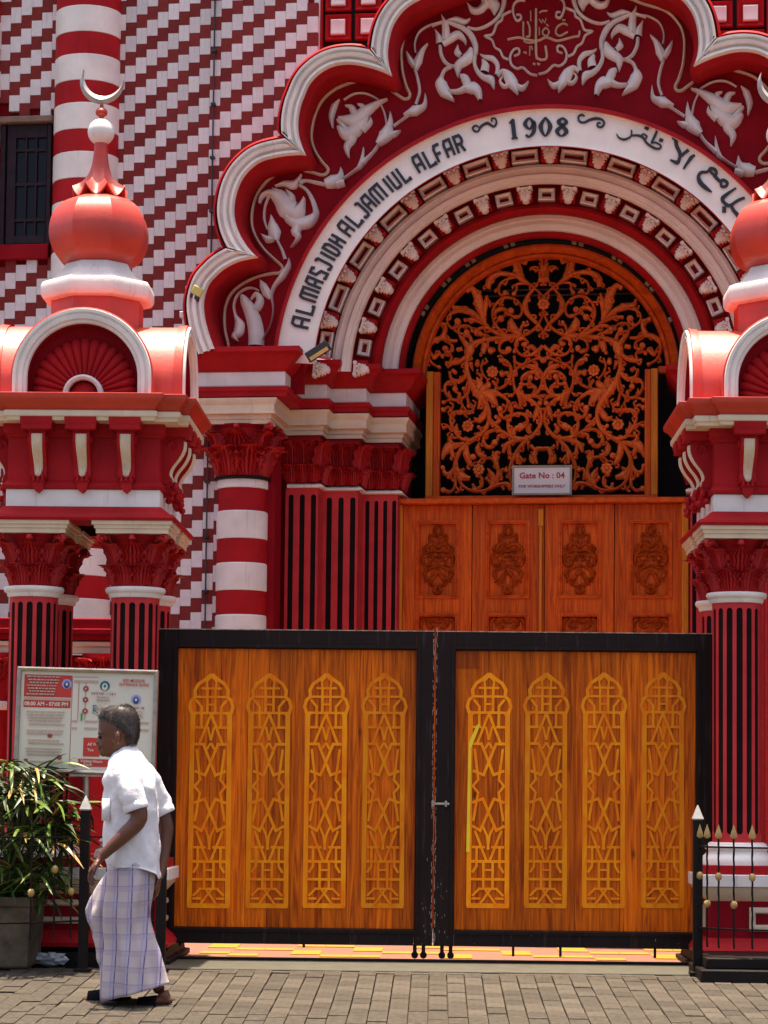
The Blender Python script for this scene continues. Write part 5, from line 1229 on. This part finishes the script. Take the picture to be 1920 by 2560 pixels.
for x,y,m,m2 in ((592,1112,'printlilac','printblue'),(935,1120,'printteal','board'),(1220,1235,'printlilac','printblue')):
    disc(x,y,44,m); disc(x,y+8,26,m2,1,1.25); disc(x,y+2,11,'board' if m2!='board' else 'printteal',1,1.3); 
for y in (1150,1250,1352): disc(765,y,25,'printdark'); disc(765,y,9,'printpink')
disc(457,1580,22,'printdark'); disc(550,1775,22,'printdark'); disc(250,1815,22,'printdark'); disc(684,1810,40,'printyellow'); disc(684,1810,30,'board')
prn(728,1370,742,1440,'printgreen'); prn(835,1295,880,1370,'printteal')
def ntext(t,x,y,s_,m,xs=.9,al='CENTER',b=.0004):
    me=textmesh(t,s_,ext=.0004,bold=b,xs=xs,align=al); me.materials.append(M[m]); lay[0]+=1; c=bx(x,y); obj('lettering',me,bd,(c[0],-.0045-.0001*lay[0],c[1]))
ntext('08:00 AM - 07:00 PM',415,1299,.034,'board',.92,b=.0009)
ntext('RED MOSQUE',1195,1068,.024,'printred'); ntext('ENTRANCE GUIDE',1198,1104,.024,'printred')
ntext('GATE NO : 1, 2 & 3',925,1192,.020,'printdark'); ntext('GATE NO : 04',1215,1312,.020,'printdark'); ntext('GATE NO :',965,1325,.020,'printdark')
ntext('All Vi',800,1650,.026,'board',al='LEFT'); ntext('You',800,1700,.026,'board',al='LEFT'); ntext('Visiting Hours',840,1802,.026,'board'); ntext('Prayer',810,1832,.022,'board')
r_=random.Random(2)
def scribble(x0,x1,y,h,m):
    """rows of print too small to read"""
    mb=MB(); x=x0
    lay[0]+=1
    while x<x1:
        w=r_.uniform(10,34); a,b=bx(x,y-h/2*r_.uniform(.8,1)),bx(min(x+w,x1),y+h/2)
        mb.box(a[0],b[0],-.0046-.00008*lay[0],-.003,b[1],a[1]); x+=w+r_.uniform(5,9)
    mb.make('print_row',m,bd,kind='stuff')
for i,y in enumerate((1052,1080,1106,1132,1158,1184,1210)): scribble(232+i%3*12,530-i*8,y,13,'printpink')
for i,y in enumerate((1368,1395,1422,1448,1480,1538,1565,1625,1652,1700,1726,1752,1815)): scribble(240+(i*7)%30,590-(i*13)%50,y,9,'printpink')
for x,y in ((925,1222),(925,1248),(1220,1345),(1225,1370),(1225,1395)): scribble(x-60,x+60,y,7,'printpink')
px=npz(213,2000).x-c0.x; z0=gz(ND)-c2.z
MB().lathe([(.019,z0+.75),(.019,.0),(.022,.0),(.022,-.02+.04)],16,c=(px,.03)).make('post','steel',nb_)
MB().box(px-.10,px+.10,-.0,.045,-.012,.012).make('post_bracket','steel',nb_)
# ================================================================ railings
def cap_post(T,x,y,zb,zt,w=.028,name='fence_post'):
    p_=MB().box(x-w,x+w,y-w,y+w,zb,zt).make(name,'black',T,bevel=.003)
    MB().grid([[(x-w*s_,y-w*s_,z),(x+w*s_,y-w*s_,z),(x+w*s_,y+w*s_,z),(x-w*s_,y+w*s_,z)] for s_,z in ((1.05,zt-.004),(1.2,zt+.004),(1.05,zt+.014),(.1,zt+.085))],True,True,True).make('post_cap','silver',p_)
    return p_
def railing(label,posts,path,zb,zr1,zr2,n,FDs,r0_=.006,spear=True,ballrows=(.35,.62)):
    T=thing('railing',label,'railing',(path[0][0],path[0][1],0),0,'black railings with round knobs'); X0,Y0=path[0]
    for x,y,zt_ in posts:
        cap_post(T,x-X0,y-Y0,gz(y)-.01,zt_); MB().box(x-X0-.05,x-X0+.05,y-Y0-.05,y-Y0+.05,gz(y)-.01,gz(y)+.02).make('post_foot','black',T,bevel=.004)
    pts=cr(path,8)
    for z,w in ((zr1,.011),(zr2,.012)): 
        rows=[]; of=offs([(a-X0,b-Y0) for a,b in pts],False)
        for (a,b),m_ in zip(pts,of): rows.append([(a-X0+m_[0]*q*w*1.0,b-Y0+m_[1]*q*w,z+k*.005) for q,k in ((-1,-1),(1,-1),(1,1),(-1,1))])
        MB().grid(rows,True,True,True).make('rail','black',T)
    for i in range(n):
        t=(i+.5)/n*(len(pts)-1); k=int(t); a=pts[k][0]+(pts[min(k+1,len(pts)-1)][0]-pts[k][0])*(t-k)-X0; b=pts[k][1]+(pts[min(k+1,len(pts)-1)][1]-pts[k][1])*(t-k)-Y0
        tw=[(a+.0015*math.cos(q*1.9),b+.0015*math.sin(q*1.9),zb+(zr1+.05-zb)*q/22) for q in range(23)]
        ba=MB().tube(tw,[r0_*(1+.12*math.sin(q*2.4)) for q in range(23)],6).make('baluster','black',T)
        zk=zr2+(zr1-zr2)*(ballrows[1] if i%2 else ballrows[0]); MB().ball((a,b,zk),.021,12,8,1,1,1.2).make('knob','gold',ba)
        if spear: MB().grid([[(a-w,b-w*.4,z),(a+w,b-w*.4,z),(a+w,b+w*.4,z),(a-w,b+w*.4,z)] for w,z in ((.006,zr1+.05),(.020,zr1+.062),(.016,zr1+.085),(.001,zr1+.135))],True,True,True).make('spearhead','gold',ba)
    return T
FD=14.34; zg=lambda y,D=FD,x=200: P(x,y,D).z
xa=P(211,2200,FD).x; xb=P(402,2200,FD).x
railing('black knobbed railing in front of the potted palm, left of the gate',[(xa,FD,zg(2024)),(xb,FD+.05,zg(2040,FD,402))],[(xb,FD+.05),((xa+xb)/2,FD-.02),(xa,FD),(xa-.14,FD-.16),(xa-.4,FD-.36),(xa-1.0,FD-.42)],zg(2345),zg(2092),zg(2302),9,FD,spear=False)
FE=14.55; xr=P(1744,2200,FE).x; zg2=lambda y: P(1744,y,FE).z
railing('black knobbed railing curving in front of the right tower pedestal',[(xr,FE,zg2(2048))],[(xr,FE),(xr+.06,FE-.13),(xr+.20,FE-.22),(xr+.40,FE-.27),(xr+.62,FE-.27),(xr+.9,FE-.2)],zg2(2365),zg2(2116),zg2(2318),9,FE,ballrows=(.64,.30))
kb_=tag(MB().box(xr-.02,xr+1.3,FE-.36,FE+.32,-.08,.055).box(xr+.02,xr+1.3,FE-.28,FE+.32,.055,.12).make('planting_kerb','black',bevel=.008),'black painted kerb step under the right railing','kerb')
# right hinge stones
hs=tag(MB().box(1.655,1.80,15.0,15.25,0,.075).box(1.70,1.80,15.05,15.3,.075,.16).make('gate_stop','planter',bevel=.008),'worn stepped stone stop at the right end of the gate','stone')
hl=tag(MB().box(-1.86,-1.70,15.0,15.25,0,.07).box(-1.88,-1.76,15.05,15.3,.07,.16).make('gate_stop','gateblack',bevel=.008),'dark stepped stone stop at the left end of the gate','stone')
# ================================================================ potted palm
PD_=14.62; bxp=P(20,2400,PD_)
pk=thing('planter_box','weathered concrete planter box holding the palm at the left edge','planter',(bxp.x-.08,PD_,0))
zt_=P(20,2238,PD_).z
MB().sweep(square(.24),[(-.01,0),(0,.01),(.015,zt_-.06),(.03,zt_-.055),(.03,zt_),(-.03,zt_),(-.04,zt_-.03),(-.24,zt_-.03)],True).make('box_body','planter',pk,bevel=.006)
MB().box(-.2,.2,-.2,.2,zt_-.08,zt_-.035).make('soil','soil',pk,kind='stuff')
def leafmat(name,c1,c2,c3):
    m=mat(name,c1,.38,.3,9,.1,60,.5); n=m.node_tree.nodes; l=m.node_tree.links; b=n['Principled BSDF']; b.inputs['Coat Weight'].default_value=.15
    oi=n.new('ShaderNodeObjectInfo'); cr_=n.new('ShaderNodeValToRGB'); e=cr_.color_ramp.elements; e[0].color=(*c1,1); e[1].color=(*c2,1); e[1].position=.72; e3=e.new(.93); e3.color=(*c3,1)
    l.new(oi.outputs['Random'],cr_.inputs[0]); l.new(cr_.outputs[0],b.inputs['Base Color']); return m
M['leaf']=leafmat('palm_leaf',(.030,.075,.008),(.11,.19,.015),(.40,.24,.06))
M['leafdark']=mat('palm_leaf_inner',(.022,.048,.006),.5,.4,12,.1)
M['stemmat']=mat('palm_stem',(.06,.07,.02),.6,.3,20,.3)
def blade(L,w,droop,fold=.35,n=7):
    rows=[]
    for i in range(n+1):
        t=i/n; ww=w*(.35+.65*math.sin(PI*min(1,.12+t*.88))**.7)*(1 if t<.85 else (1-t)/.15*.9+.1)
        x=L*(t-.10*droop*t*t); z=-droop*L*.55*t**2.3; rows.append([(x,-ww,z+ww*fold),(x,0,z),(x,ww,z+ww*fold)])
    return MB().grid(rows)
bl=[]
for L,w,d in ((.26,.010,.5),(.31,.0115,.8),(.24,.010,1.2),(.29,.012,.2)):
    o=blade(L,w,d).make('leaf','leaf',ang=70); bl.append(o.data); bpy.data.objects.remove(o)
palm=thing('potted_palm','bushy green palm with long narrow leaves and some yellowed tips at left','plant',(bxp.x-.0,PD_-.06,zt_-.05))
rp=random.Random(21); stems=MB(); nl=0; inner_=MB()
fans=[]
for i in range(48):
    px_=rp.uniform(-60,168); py_=rp.uniform(1915,2235); 
    if px_>120 and (py_<1985): py_+=90
    if px_>150 and py_>2200: continue
    D=PD_-.10+rp.uniform(-.27,.22); p=P(px_,py_,D)-Vector(palm.location); fans.append(p)
for q in ((25,1905,-.1),(70,1935,-.15),(120,2010,-.2),(60,2080,-.25),(30,2170,-.25),(135,2110,-.2),(100,2190,-.25),(110,1965,-.05),(90,2060,.0),(20,1990,-.2),(145,2070,-.1)):
    fans.append(P(q[0],q[1],PD_-.1+q[2])-Vector(palm.location))
for fi,p in enumerate(fans):
    outd=Vector((p.x*1.0-.0,p.y*1.2-.10,.0)); az0=math.atan2(outd.y,outd.x)
    stems.tube(cr([(rp.uniform(-.05,.05),rp.uniform(-.05,.05),0),(p.x*.45,p.y*.5,p.z*.62),tuple(p)],5),.0045,5)
    m_=6 if fi%2 else 5; use=nl<285
    for k in range(m_+3):
        az=az0+(k-(m_+2)/2)*.50+rp.uniform(-.15,.15); el=rp.uniform(-.15,.55)-abs(k-(m_+2)/2)*.05
        mw=Matrix.Translation(p)@Matrix.Rotation(az,4,'Z')@Matrix.Rotation(-el,4,'Y')@Matrix.Rotation(rp.uniform(-.5,.5),4,'X')
        sc=rp.uniform(.75,1.15)
        if k<m_ and nl<290:
            o=obj('leaf',rp.choice(bl),palm); o.matrix_local=mw@Matrix.Scale(sc,4); nl+=1
        else:
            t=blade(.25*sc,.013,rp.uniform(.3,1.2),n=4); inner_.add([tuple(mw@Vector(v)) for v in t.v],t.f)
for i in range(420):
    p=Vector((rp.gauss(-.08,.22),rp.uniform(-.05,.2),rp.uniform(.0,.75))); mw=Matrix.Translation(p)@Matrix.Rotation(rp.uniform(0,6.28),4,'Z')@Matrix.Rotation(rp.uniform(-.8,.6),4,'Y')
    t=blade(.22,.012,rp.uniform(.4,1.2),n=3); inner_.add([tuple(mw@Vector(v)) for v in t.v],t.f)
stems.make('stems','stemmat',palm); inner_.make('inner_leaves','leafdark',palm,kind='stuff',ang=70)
# crumpled bag
bp=P(122,2408,14.72); mb=MB(); rb_=random.Random(6)
rows=[]
for i in range(13):
    row=[]
    for j in range(22):
        th=PI*i/12; ph=2*PI*j/22; n_=noise.noise(Vector((math.sin(th)*math.cos(ph)*3,math.sin(th)*math.sin(ph)*3,math.cos(th)*3)))*.5+noise.noise(Vector((math.cos(ph)*7,math.sin(ph)*7,th*5)))*.25
        r_=1+n_; row.append((math.sin(th)*math.cos(ph)*.11*r_,math.sin(th)*math.sin(ph)*.05*r_,.035+math.cos(th)*.036*r_))
    rows.append(row)
bag=mb.grid(rows,True).make('plastic_bag','plastic',None,(bp.x,14.72,gz(14.72)),ang=20); tag(bag,'crumpled pale plastic bag lying by the foot of the railing','bag')
# more of the building behind the left tower, low door opening as a sheet with its shade painted on
dd_=tag(MB().box(-4.4,-2.9,17.6,17.62,0,2.0).make('dark_doorway','paintedshade'),'near-black sheet painted as the shade of a low opening behind the left tower columns','doorway')
# ================================================================ the walking man
MD=13.0; mb0=P(330,2515,MD); man=thing('person','man in white shirt and checked sarong walking left past the notice board','person',(mb0.x,MD,gz(MD)))
def q3(x,y,dy=0): p=P(x,y,MD+dy)-Vector(man.location); return p
def loft(rows,n=36,ex=2.2,tweak=None):
    """rows: (y px, x left, x right, half depth m, depth offset m)"""
    out=[]
    for i,(y,xl,xr,d,o) in enumerate(rows):
        a,b=q3(xl,y),q3(xr,y); c=(a+b)/2; hw=(b-a).length/2; t=i/(len(rows)-1); r_=[]
        for j in range(n):
            th=2*PI*j/n; cx,sy=math.cos(th),math.sin(th); k=(abs(cx)**ex+abs(sy)**ex)**(-1/ex)
            p=Vector((c.x+hw*cx*k,o+d*sy*k,c.z)); 
            if tweak: p=tweak(p,t,th,c,hw,d)
            r_.append(p)
        out.append(r_)
    return out
def dense(rows,n=4): return [tuple(v) for v in cr(rows,n)]
body=MB()
hd=[(1768,282,318,.030,0),(1771,272,326,.048,0),(1778,258,335,.063,0),(1792,250,342,.073,0),(1808,247,345,.077,0),(1824,246,345,.078,0),(1836,246,344,.077,0),(1843,248.5,342,.074,0),(1852,248,339,.072,0),(1862,249.5,335,.068,0),(1872,251,328,.063,0),(1880,253,312,.056,0),(1887,257,300,.048,0),(1893,268,296,.036,0)]
body.grid(loft(dense(hd,2),28,2.15),True,True,True)
# nose, lips, chin, brow, ears
body.grid([[q3(x,y)+Vector((0,w,0)) for x,y,w in r] for r in ([(252,1836,-.010),(246,1836,0),(252,1836,.010)],[(252,1846,-.014),(241.5,1849,0),(252,1846,.014)],[(252,1858,-.021),(237,1857.5,0),(252,1858,.021)],[(252,1864,-.017),(244,1864,0),(252,1864,.017)])],True,True,True)
for x,y,r_,sx,sy,sz,dy in ((249,1868,.012,1,2.2,.6,0),(250,1873,.012,1,2.0,.6,0),(259,1882,.024,1,1.2,.9,0),(250,1834,.012,1,4.4,.8,0),(262,1862,.030,1,1.7,1.1,0)):
    c=q3(x,y,0); body.ball((c.x,c.y+dy,c.z),r_,12,8,sx,sy,sz)
for sy in (-1,1):
    c=q3(299,1846); body.ball((c.x,sy*.085,c.z),.033,12,8,.52,.30,1.05); c2=q3(292,1858); body.ball((c2.x,sy*.077,c2.z),.012,8,6)
body.tube([q3(302,1868),q3(310,1895),q3(318,1925)],[.052,.056,.07],14)
# trunk under the clothes
body.grid(loft([(1905,285,355,.14,0),(1940,275,375,.17,0),(2050,275,380,.15,0),(2180,285,375,.14,0),(2230,285,368,.15,0)],20),True,True,True)
def limb(pts,rr): body.tube(cr([tuple(q3(x,y)+Vector((0,d,0))) for x,y,d in pts],4),[interp(rr,i/(4*(len(pts)-1))) for i in range(4*(len(pts)-1)+1)],12)
limb([(322,1935,-.15),(345,1990,-.205),(360,2045,-.215),(322,2088,-.225),(288,2120,-.23),(270,2138,-.23)],[.055,.050,.046,.041,.032,.026])
limb([(335,1940,.15),(372,1990,.20),(402,2060,.215),(401,2110,.20),(397,2160,.17),(390,2195,.14)],[.055,.050,.043,.038,.030,.025])
def hand(x,y,d,ang,sx=1):
    """palm, four unequal bent fingers and a thumb; ang = direction the hand points (deg, picture plane)"""
    c=q3(x,y)+Vector((0,d,0)); ca,sa=math.cos(R(ang)),math.sin(R(ang)); f=Vector((ca,0,sa)); s_=Vector((0,1,0)); n_=Vector((-sa,0,ca))*sx
    body.grid([[c+f*(t*.085)+s_*(w*a)+n_*(th*b) for a,b in ((-1,-.5),(-.5,-1),(.5,-1),(1,-.5),(1,.5),(.5,1),(-.5,1),(-1,.5))] for t,w,th in ((-.3,.024,.018),(.1,.030,.017),(.6,.040,.016),(1,.041,.013))],True,True,True)
    for k,(L,o) in enumerate(((.070,-.031),(.080,-.010),(.075,.011),(.058,.031))):
        b=c+f*.078+s_*o; cur=.35+.06*k; p=[b]; a=0
        for L2 in (.42,.32,.26):
            a+=cur; p.append(p[-1]+(f*math.cos(a)+n_*-math.sin(a))*L*L2)
        body.tube([b-f*.02]+p,[.0095,.0098,.0092,.0085,.0065],8)
    b=c+s_*-.03+f*.01; body.tube([b,b+f*.025+s_*-.020-n_*.006,b+f*.052+s_*-.026-n_*.018,b+f*.072+s_*-.022-n_*.028],[.013,.012,.0105,.007],8)
hand(264,2146,-.23,236,-1); hand(388,2203,.13,262,1)
limb([(360,2330,.0),(376,2420,-.03),(404,2474,-.075)],[.05,.036,.031]); limb([(300,2230,.08),(250,2310,.10),(272,2420,.11),(297,2482,.115)],[.075,.062,.05,.036])
def foot(ax,ay,hx,hy,tx,ty,d):
    A=q3(ax,ay)+Vector((0,d,0)); Hh=q3(hx,hy)+Vector((0,d,0)); T=q3(tx,ty)+Vector((0,d,0)); g_=(T-Hh)
    rows=[]
    for t,w,h in ((-.04,.014,.022),(.05,.027,.045),(.22,.031,.062),(.45,.034,.044),(.68,.041,.030),(.85,.040,.022)):
        c=Hh+g_*t; rows.append([c+Vector((0,w*math.cos(2*PI*j/14),max(0,(math.sin(2*PI*j/14)+.85)/1.85*h+.002))) for j in range(14)])
    body.grid(rows,True,True,True)
    body.tube([A,Hh+g_*.16+Vector((0,0,.035))],[.034,.034],12)
    for k,(w,L) in enumerate(((-.028,.17),(-.010,.15),(.006,.135),(.019,.12),(.031,.10))):
        b=Hh+g_*.82+Vector((0,w if d<0 else -w,.012)); body.tube([b,b+g_*L*.6+Vector((0,0,.002)),b+g_*L],[.0125 if k==0 else .0095,.0115 if k==0 else .009,.008],8)
foot(410,2478,432,2506,338,2518,-.08); foot(292,2484,306,2494,200,2510,.115)
bo=body.make('body','skin',man,ang=180); r_=bo.modifiers.new('remesh','REMESH'); r_.mode='VOXEL'; r_.voxel_size=.0052; r_.use_smooth_shade=True
sm_=bo.modifiers.new('smooth','SMOOTH'); sm_.factor=.5; sm_.iterations=3
for sy in (-1,1):
    c=q3(254.5,1844); MB().ball((c.x-.001,sy*.036,c.z),.0105,10,8).make('eye','printdark' if 0 else 'black',man)
    b=MB().tube([q3(249,1834)+Vector((0,sy*.018,0)),q3(251,1831)+Vector((0,sy*.040,0)),q3(260,1834)+Vector((0,sy*.060,0))],[.003,.005,.003],6); b.make('eyebrow','hair',man)
mo=MB().tube([q3(253,1868)+Vector((0,-.034,0)),q3(247,1865)+Vector((0,-.016,0)),q3(245.5,1864)+Vector((0,0,0)),q3(247,1865)+Vector((0,.016,0)),q3(253,1868)+Vector((0,.034,0))],[.003,.006,.0065,.006,.003],8); mo.make('moustache','hair',man)
# hair
hr=MB(); hs_=[(1765,284,318,.030,0),(1768,270,328,.052,0),(1775,257,337,.067,0),(1788,249,345,.076,0),(1802,250,348,.080,0),(1814,262,349,.081,0),(1826,288,348.5,.080,0),(1838,309,347,.078,0),(1848,314,344,.076,0),(1860,318,341,.070,0)]
hr.grid(loft(dense(hs_,2),30,2.15),True,True,True)
rh=random.Random(8)
for i in range(2400):
    t=rh.random(); j=min(int(t*(len(hs_)-1)),len(hs_)-2); y,xl,xr,d,_=[a+(b-a)*(t*(len(hs_)-1)-j) for a,b in zip(hs_[j],hs_[j+1])]
    th=rh.uniform(0,2*PI); a,b=q3(xl,y),q3(xr,y); c=(a+b)/2; hw=(b-a).length/2; p=Vector((c.x+hw*math.cos(th),d*math.sin(th),c.z))
    nrm=Vector((math.cos(th),math.sin(th)*.8,.6-t)).normalized(); fl_=Vector((-1 if p.x<c.x+.02 else .2,rh.uniform(-.4,.4),.35-.9*t)); L=rh.uniform(.012,.030)*(1.3 if p.x<c.x-.02 and t<.5 else 1)
    tg_=(fl_-nrm*fl_.dot(nrm)).normalized(); s_=nrm.cross(tg_).normalized()*.0011; e=p+(tg_+nrm*.16)*L; m_=p+(tg_+nrm*.42)*L*.5
    hr.add([p-s_,p+s_,m_+s_,m_-s_,e],[(0,1,2,3),(3,2,4)])
for i in range(150):
    p=q3(rh.uniform(244,285),rh.uniform(1766,1792),0)+Vector((0,rh.uniform(-.06,.06),0)); e=p+Vector((rh.uniform(-.036,-.008),rh.uniform(-.01,.01),rh.uniform(-.012,.016))); s_=Vector((0,.0016,.0008)); m_=(p+e)/2+Vector((0,0,.008)); hr.add([p-s_,p+s_,m_+s_,m_-s_,e],[(0,1,2,3),(3,2,4)])
hr.make('hair','hair',man,ang=70)
# shirt
def wr(p,t,th,c,hw,d):
    n_=noise.noise(Vector((p.x*9+p.z*7,p.y*6,p.z*5-p.x*8)))*.019+noise.noise(Vector((p.x*24+p.z*14,p.y*15,p.z*13-p.x*16)))*.011
    n_+=.007*math.sin((p.x*1.0+p.z*1.1)*38+1.2)*max(0,1-abs(t-.45)*2.2)*(1 if math.sin(th)<0 else .4)
    k=.3+.7*min(1,t*3); v=Vector((math.cos(th),math.sin(th),0)); p=p+v*n_*k
    if t>.93: p.z+= (abs(math.sin(th))**1.5)*.072*(t-.93)/.07 
    return p
sr=[(1866,304,338,.055,0),(1876,290,346,.085,0),(1888,279,357,.125,0),(1903,271,368,.160,0),(1922,265,380,.182,0),(1945,262,388,.190,0),(1975,260,391,.188,0),(2010,257.5,394,.184,0),(2050,259,397,.180,0),(2100,262,397,.178,0),(2150,266,398,.178,0),(2197,269,401,.180,0)]
sh=MB().grid(loft(dense(sr,4),72,2.3,wr),True,True,False); so_=sh.make('shirt','shirt',man,ang=180)
sol=so_.modifiers.new('cloth','SOLIDIFY'); sol.thickness=.003
def sleeve(pts,rr,name='sleeve'):
    c=cr([tuple(q3(x,y)+Vector((0,d,0))) for x,y,d in pts],6); rows=[]; N=30
    for i,p in enumerate(c):
        p=Vector(p); t=i/(len(c)-1); a=Vector(c[min(i+1,len(c)-1)])-Vector(c[max(i-1,0)]); a.normalize(); u=a.cross(Vector((0,1,0))).normalized(); v=u.cross(a).normalized(); r_=interp(rr,t)
        row=[]
        for j in range(N):
            th=2*PI*j/N; k=1+.10*noise.noise(Vector((th*1.3,t*6,pts[0][0])))+.09*math.sin(th*3+t*9)*t; row.append(p+(u*math.cos(th)+v*math.sin(th))*r_*k)
        rows.append(row)
    o=MB().grid(rows,True,True,False).make(name,'shirt',so_,ang=180)
    e=Vector(c[-1]); a=(e-Vector(c[-4])).normalized(); u=a.cross(Vector((0,1,0))).normalized(); v=u.cross(a).normalized(); rows=[]
    for s_,k in ((-.028,.97),(-.026,1.10),(-.014,1.15),(.0,1.15),(.014,1.12),(.018,1.05),(.016,.92),(-.01,.88)):
        rows.append([e+a*s_+(u*math.cos(2*PI*j/24)+v*math.sin(2*PI*j/24))*rr[-1]*(k+.03*math.sin(j*1.7)) for j in range(24)])
    MB().grid(rows,True).make('rolled_cuff','shirt',o,ang=180)
sleeve([(318,1918,-.11),(330,1950,-.165),(341,1985,-.205),(352,2018,-.215)],[.070,.078,.070,.058]); sleeve([(340,1925,.11),(362,1960,.17),(382,1998,.20),(398,2030,.205)],[.070,.078,.068,.055])
rows=[]
for j in range(26):
    th=2*PI*j/26; f_=(1-math.cos(th))/2  # 0 back, 1 front
    xt,yt=336+(276-336)*f_,1856+(1903-1856)*f_; b_=.066*math.sin(th)
    xb_,yb_=342+(264-342)*f_,1872+(1930-1872)*f_**1.3
    tpt=q3(xt,yt); bpt=q3(xb_,yb_); rows.append([(tpt.x,b_*.98,tpt.z-.004),(tpt.x,b_*1.05,tpt.z),((tpt.x*.6+bpt.x*.4)+.0,b_*1.3,(tpt.z*.6+bpt.z*.4)),(bpt.x,b_*1.62,bpt.z)])
co_=MB().grid(rows).make('collar','shirt',so_,ang=60); sl=co_.modifiers.new('cloth','SOLIDIFY'); sl.thickness=.004
a,b=q3(259,2050),q3(279,1996); MB().grid([[(a.x+.002,-.10,a.z),(a.x+.030,-.150,a.z-.003),(b.x+.012,-.166,a.z-.003)],[(a.x+.004,-.10,b.z),(a.x+.026,-.157,b.z),(b.x+.012,-.176,b.z)]]).make('pocket','shirt',so_).modifiers.new('cloth','SOLIDIFY').thickness=.006
# sarong
def plaid():
    m=mat('checked_sarong',(.50,.42,.42),.8,.05,8,.2,200,.15); n=m.node_tree.nodes; l=m.node_tree.links; b=n['Principled BSDF']; src=b.inputs['Base Color'].links[0].from_socket
    tc=n.new('ShaderNodeTexCoord'); ns=n.new('ShaderNodeTexNoise'); ns.inputs['Scale'].default_value=2.2; l.new(tc.outputs['Object'],ns.inputs['Vector']); ad=n.new('ShaderNodeMixRGB'); ad.inputs[0].default_value=.04; l.new(tc.outputs['Object'],ad.inputs[1]); l.new(ns.outputs['Color'],ad.inputs[2])
    sp=n.new('ShaderNodeSeparateXYZ'); l.new(ad.outputs[0],sp.inputs[0]); c=src
    def stripe(axis,freq,lo,hi,col,amt,off=0):
        nonlocal c
        mu=n.new('ShaderNodeMath'); mu.operation='MULTIPLY_ADD'; mu.inputs[1].default_value=freq; mu.inputs[2].default_value=off+50; l.new(sp.outputs[axis],mu.inputs[0])
        fr2=n.new('ShaderNodeMath'); fr2.operation='FRACT'; l.new(mu.outputs[0],fr2.inputs[0])
        a1=n.new('ShaderNodeMath'); a1.operation='COMPARE'; a1.inputs[1].default_value=(lo+hi)/2; a1.inputs[2].default_value=(hi-lo)/2; l.new(fr2.outputs[0],a1.inputs[0])
        m3=n.new('ShaderNodeMath'); m3.operation='MULTIPLY'; m3.inputs[1].default_value=amt; l.new(a1.outputs[0],m3.inputs[0])
        mx=n.new('ShaderNodeMix'); mx.data_type='RGBA'; l.new(m3.outputs[0],mx.inputs[0]); l.new(c,mx.inputs[6]); mx.inputs[7].default_value=(*col,1); c=mx.outputs[2]
    stripe(0,13,.0,.34,(.42,.37,.50),.6); stripe(0,13,.30,.38,(.07,.06,.22),.85); stripe(0,13,.10,.13,(.12,.10,.32),.6); stripe(2,12,.2,.5,(.36,.30,.38),.5); stripe(2,12,.5,.56,(.20,.15,.30),.5)
    l.new(c,b.inputs['Base Color']); return m
M['plaid']=plaid()
def fold(p,t,th,c,hw,d):
    v=Vector((math.cos(th),math.sin(th),0)); n_=(.016*math.sin(th*5+1.3+t*1.5)+.010*math.sin(th*9-t*2.5))*(.25+t)+noise.noise(Vector((p.x*8,p.y*7,p.z*5)))*.012
    p=p+v*n_
    if t>.8:
        f_=(p.x-(c.x-hw))/(2*hw); p.z+=(f_*.090-.045)*(t-.8)/.2
    return p
sg=[(2150,276,390,.160,0),(2192,271,386,.165,-.02),(2240,270,377,.165,-.035),(2284,268,373,.165,-.04),(2330,265,384,.165,-.04),(2373,264,395,.175,-.04),(2420,264,407,.185,-.04),(2478,266,419,.195,-.04)]
s1=MB().grid(loft(dense(sg,5),84,2.4,fold),True,True,False).make('sarong','plaid',man,ang=180); s1.modifiers.new('cloth','SOLIDIFY').thickness=.004
def fold2(p,t,th,c,hw,d):
    return p+Vector((math.cos(th),math.sin(th),0))*(.014*math.sin(th*4+t*7)+.012*noise.noise(Vector((p.x*12+p.z*16,p.y*9,p.z*9-p.x*12))))*min(1,t*3)
sf=[(2180,264,300,.10,.06),(2215,242,302,.11,.07),(2259,218,304,.11,.08),(2288,211,304,.11,.085),(2319,218,306,.11,.09),(2373,234,310,.12,.09),(2414,246,314,.12,.09),(2448,255,318,.12,.09),(2466,260,318,.12,.09)]
MB().grid(loft(dense(sf,4),48,2.2,fold2),True,True,False).make('sarong_fold','plaid',s1,ang=180).modifiers.new('cloth','SOLIDIFY').thickness=.004
# sandals
def sandal(hx,hy,tx,ty,d,m):
    Hh=q3(hx,hy)+Vector((0,d,0)); T=q3(tx,ty)+Vector((0,d,0)); L=(T-Hh).length; rx=math.atan2(T.z-Hh.z,-(T.x-Hh.x)); g_=(T-Hh).normalized(); out=[]
    for t in range(28):
        a=2*PI*t/28; x=.5-.5*math.cos(a); w=(.044+.014*x)*abs(math.sin(a))**.6*(1 if math.sin(a)>0 else -1); out.append(Hh+g_*(L*x*1.08-L*.04)+Vector((0,w,0)))
    n=len(out); zz=Vector((0,0,.016)); mb=MB().add([p-Vector((0,0,.012)) for p in out]+[p+Vector((0,0,.004)) for p in out],[tuple(range(n)),tuple(range(2*n-1,n-1,-1))]+[(i,(i+1)%n,(i+1)%n+n,i+n) for i in range(n)])
    o=mb.make('sandal',m,man,bevel=.003)
    c=Hh+g_*L*.62; rows=[]
    for k in (-.050,-.02,.02,.05):
        rows.append([c+g_*k+Vector((0,math.cos(PI*j/12)*.056,math.sin(PI*j/12)*.066+.0)) for j in range(13)])
    st=MB().grid(rows).make('strap','sandal',o); st.modifiers.new('thick','SOLIDIFY').thickness=.005
    return o
sandal(442,2510,330,2523,-.08,'sandal'); sandal(316,2498,186,2516,.115,'sandal')
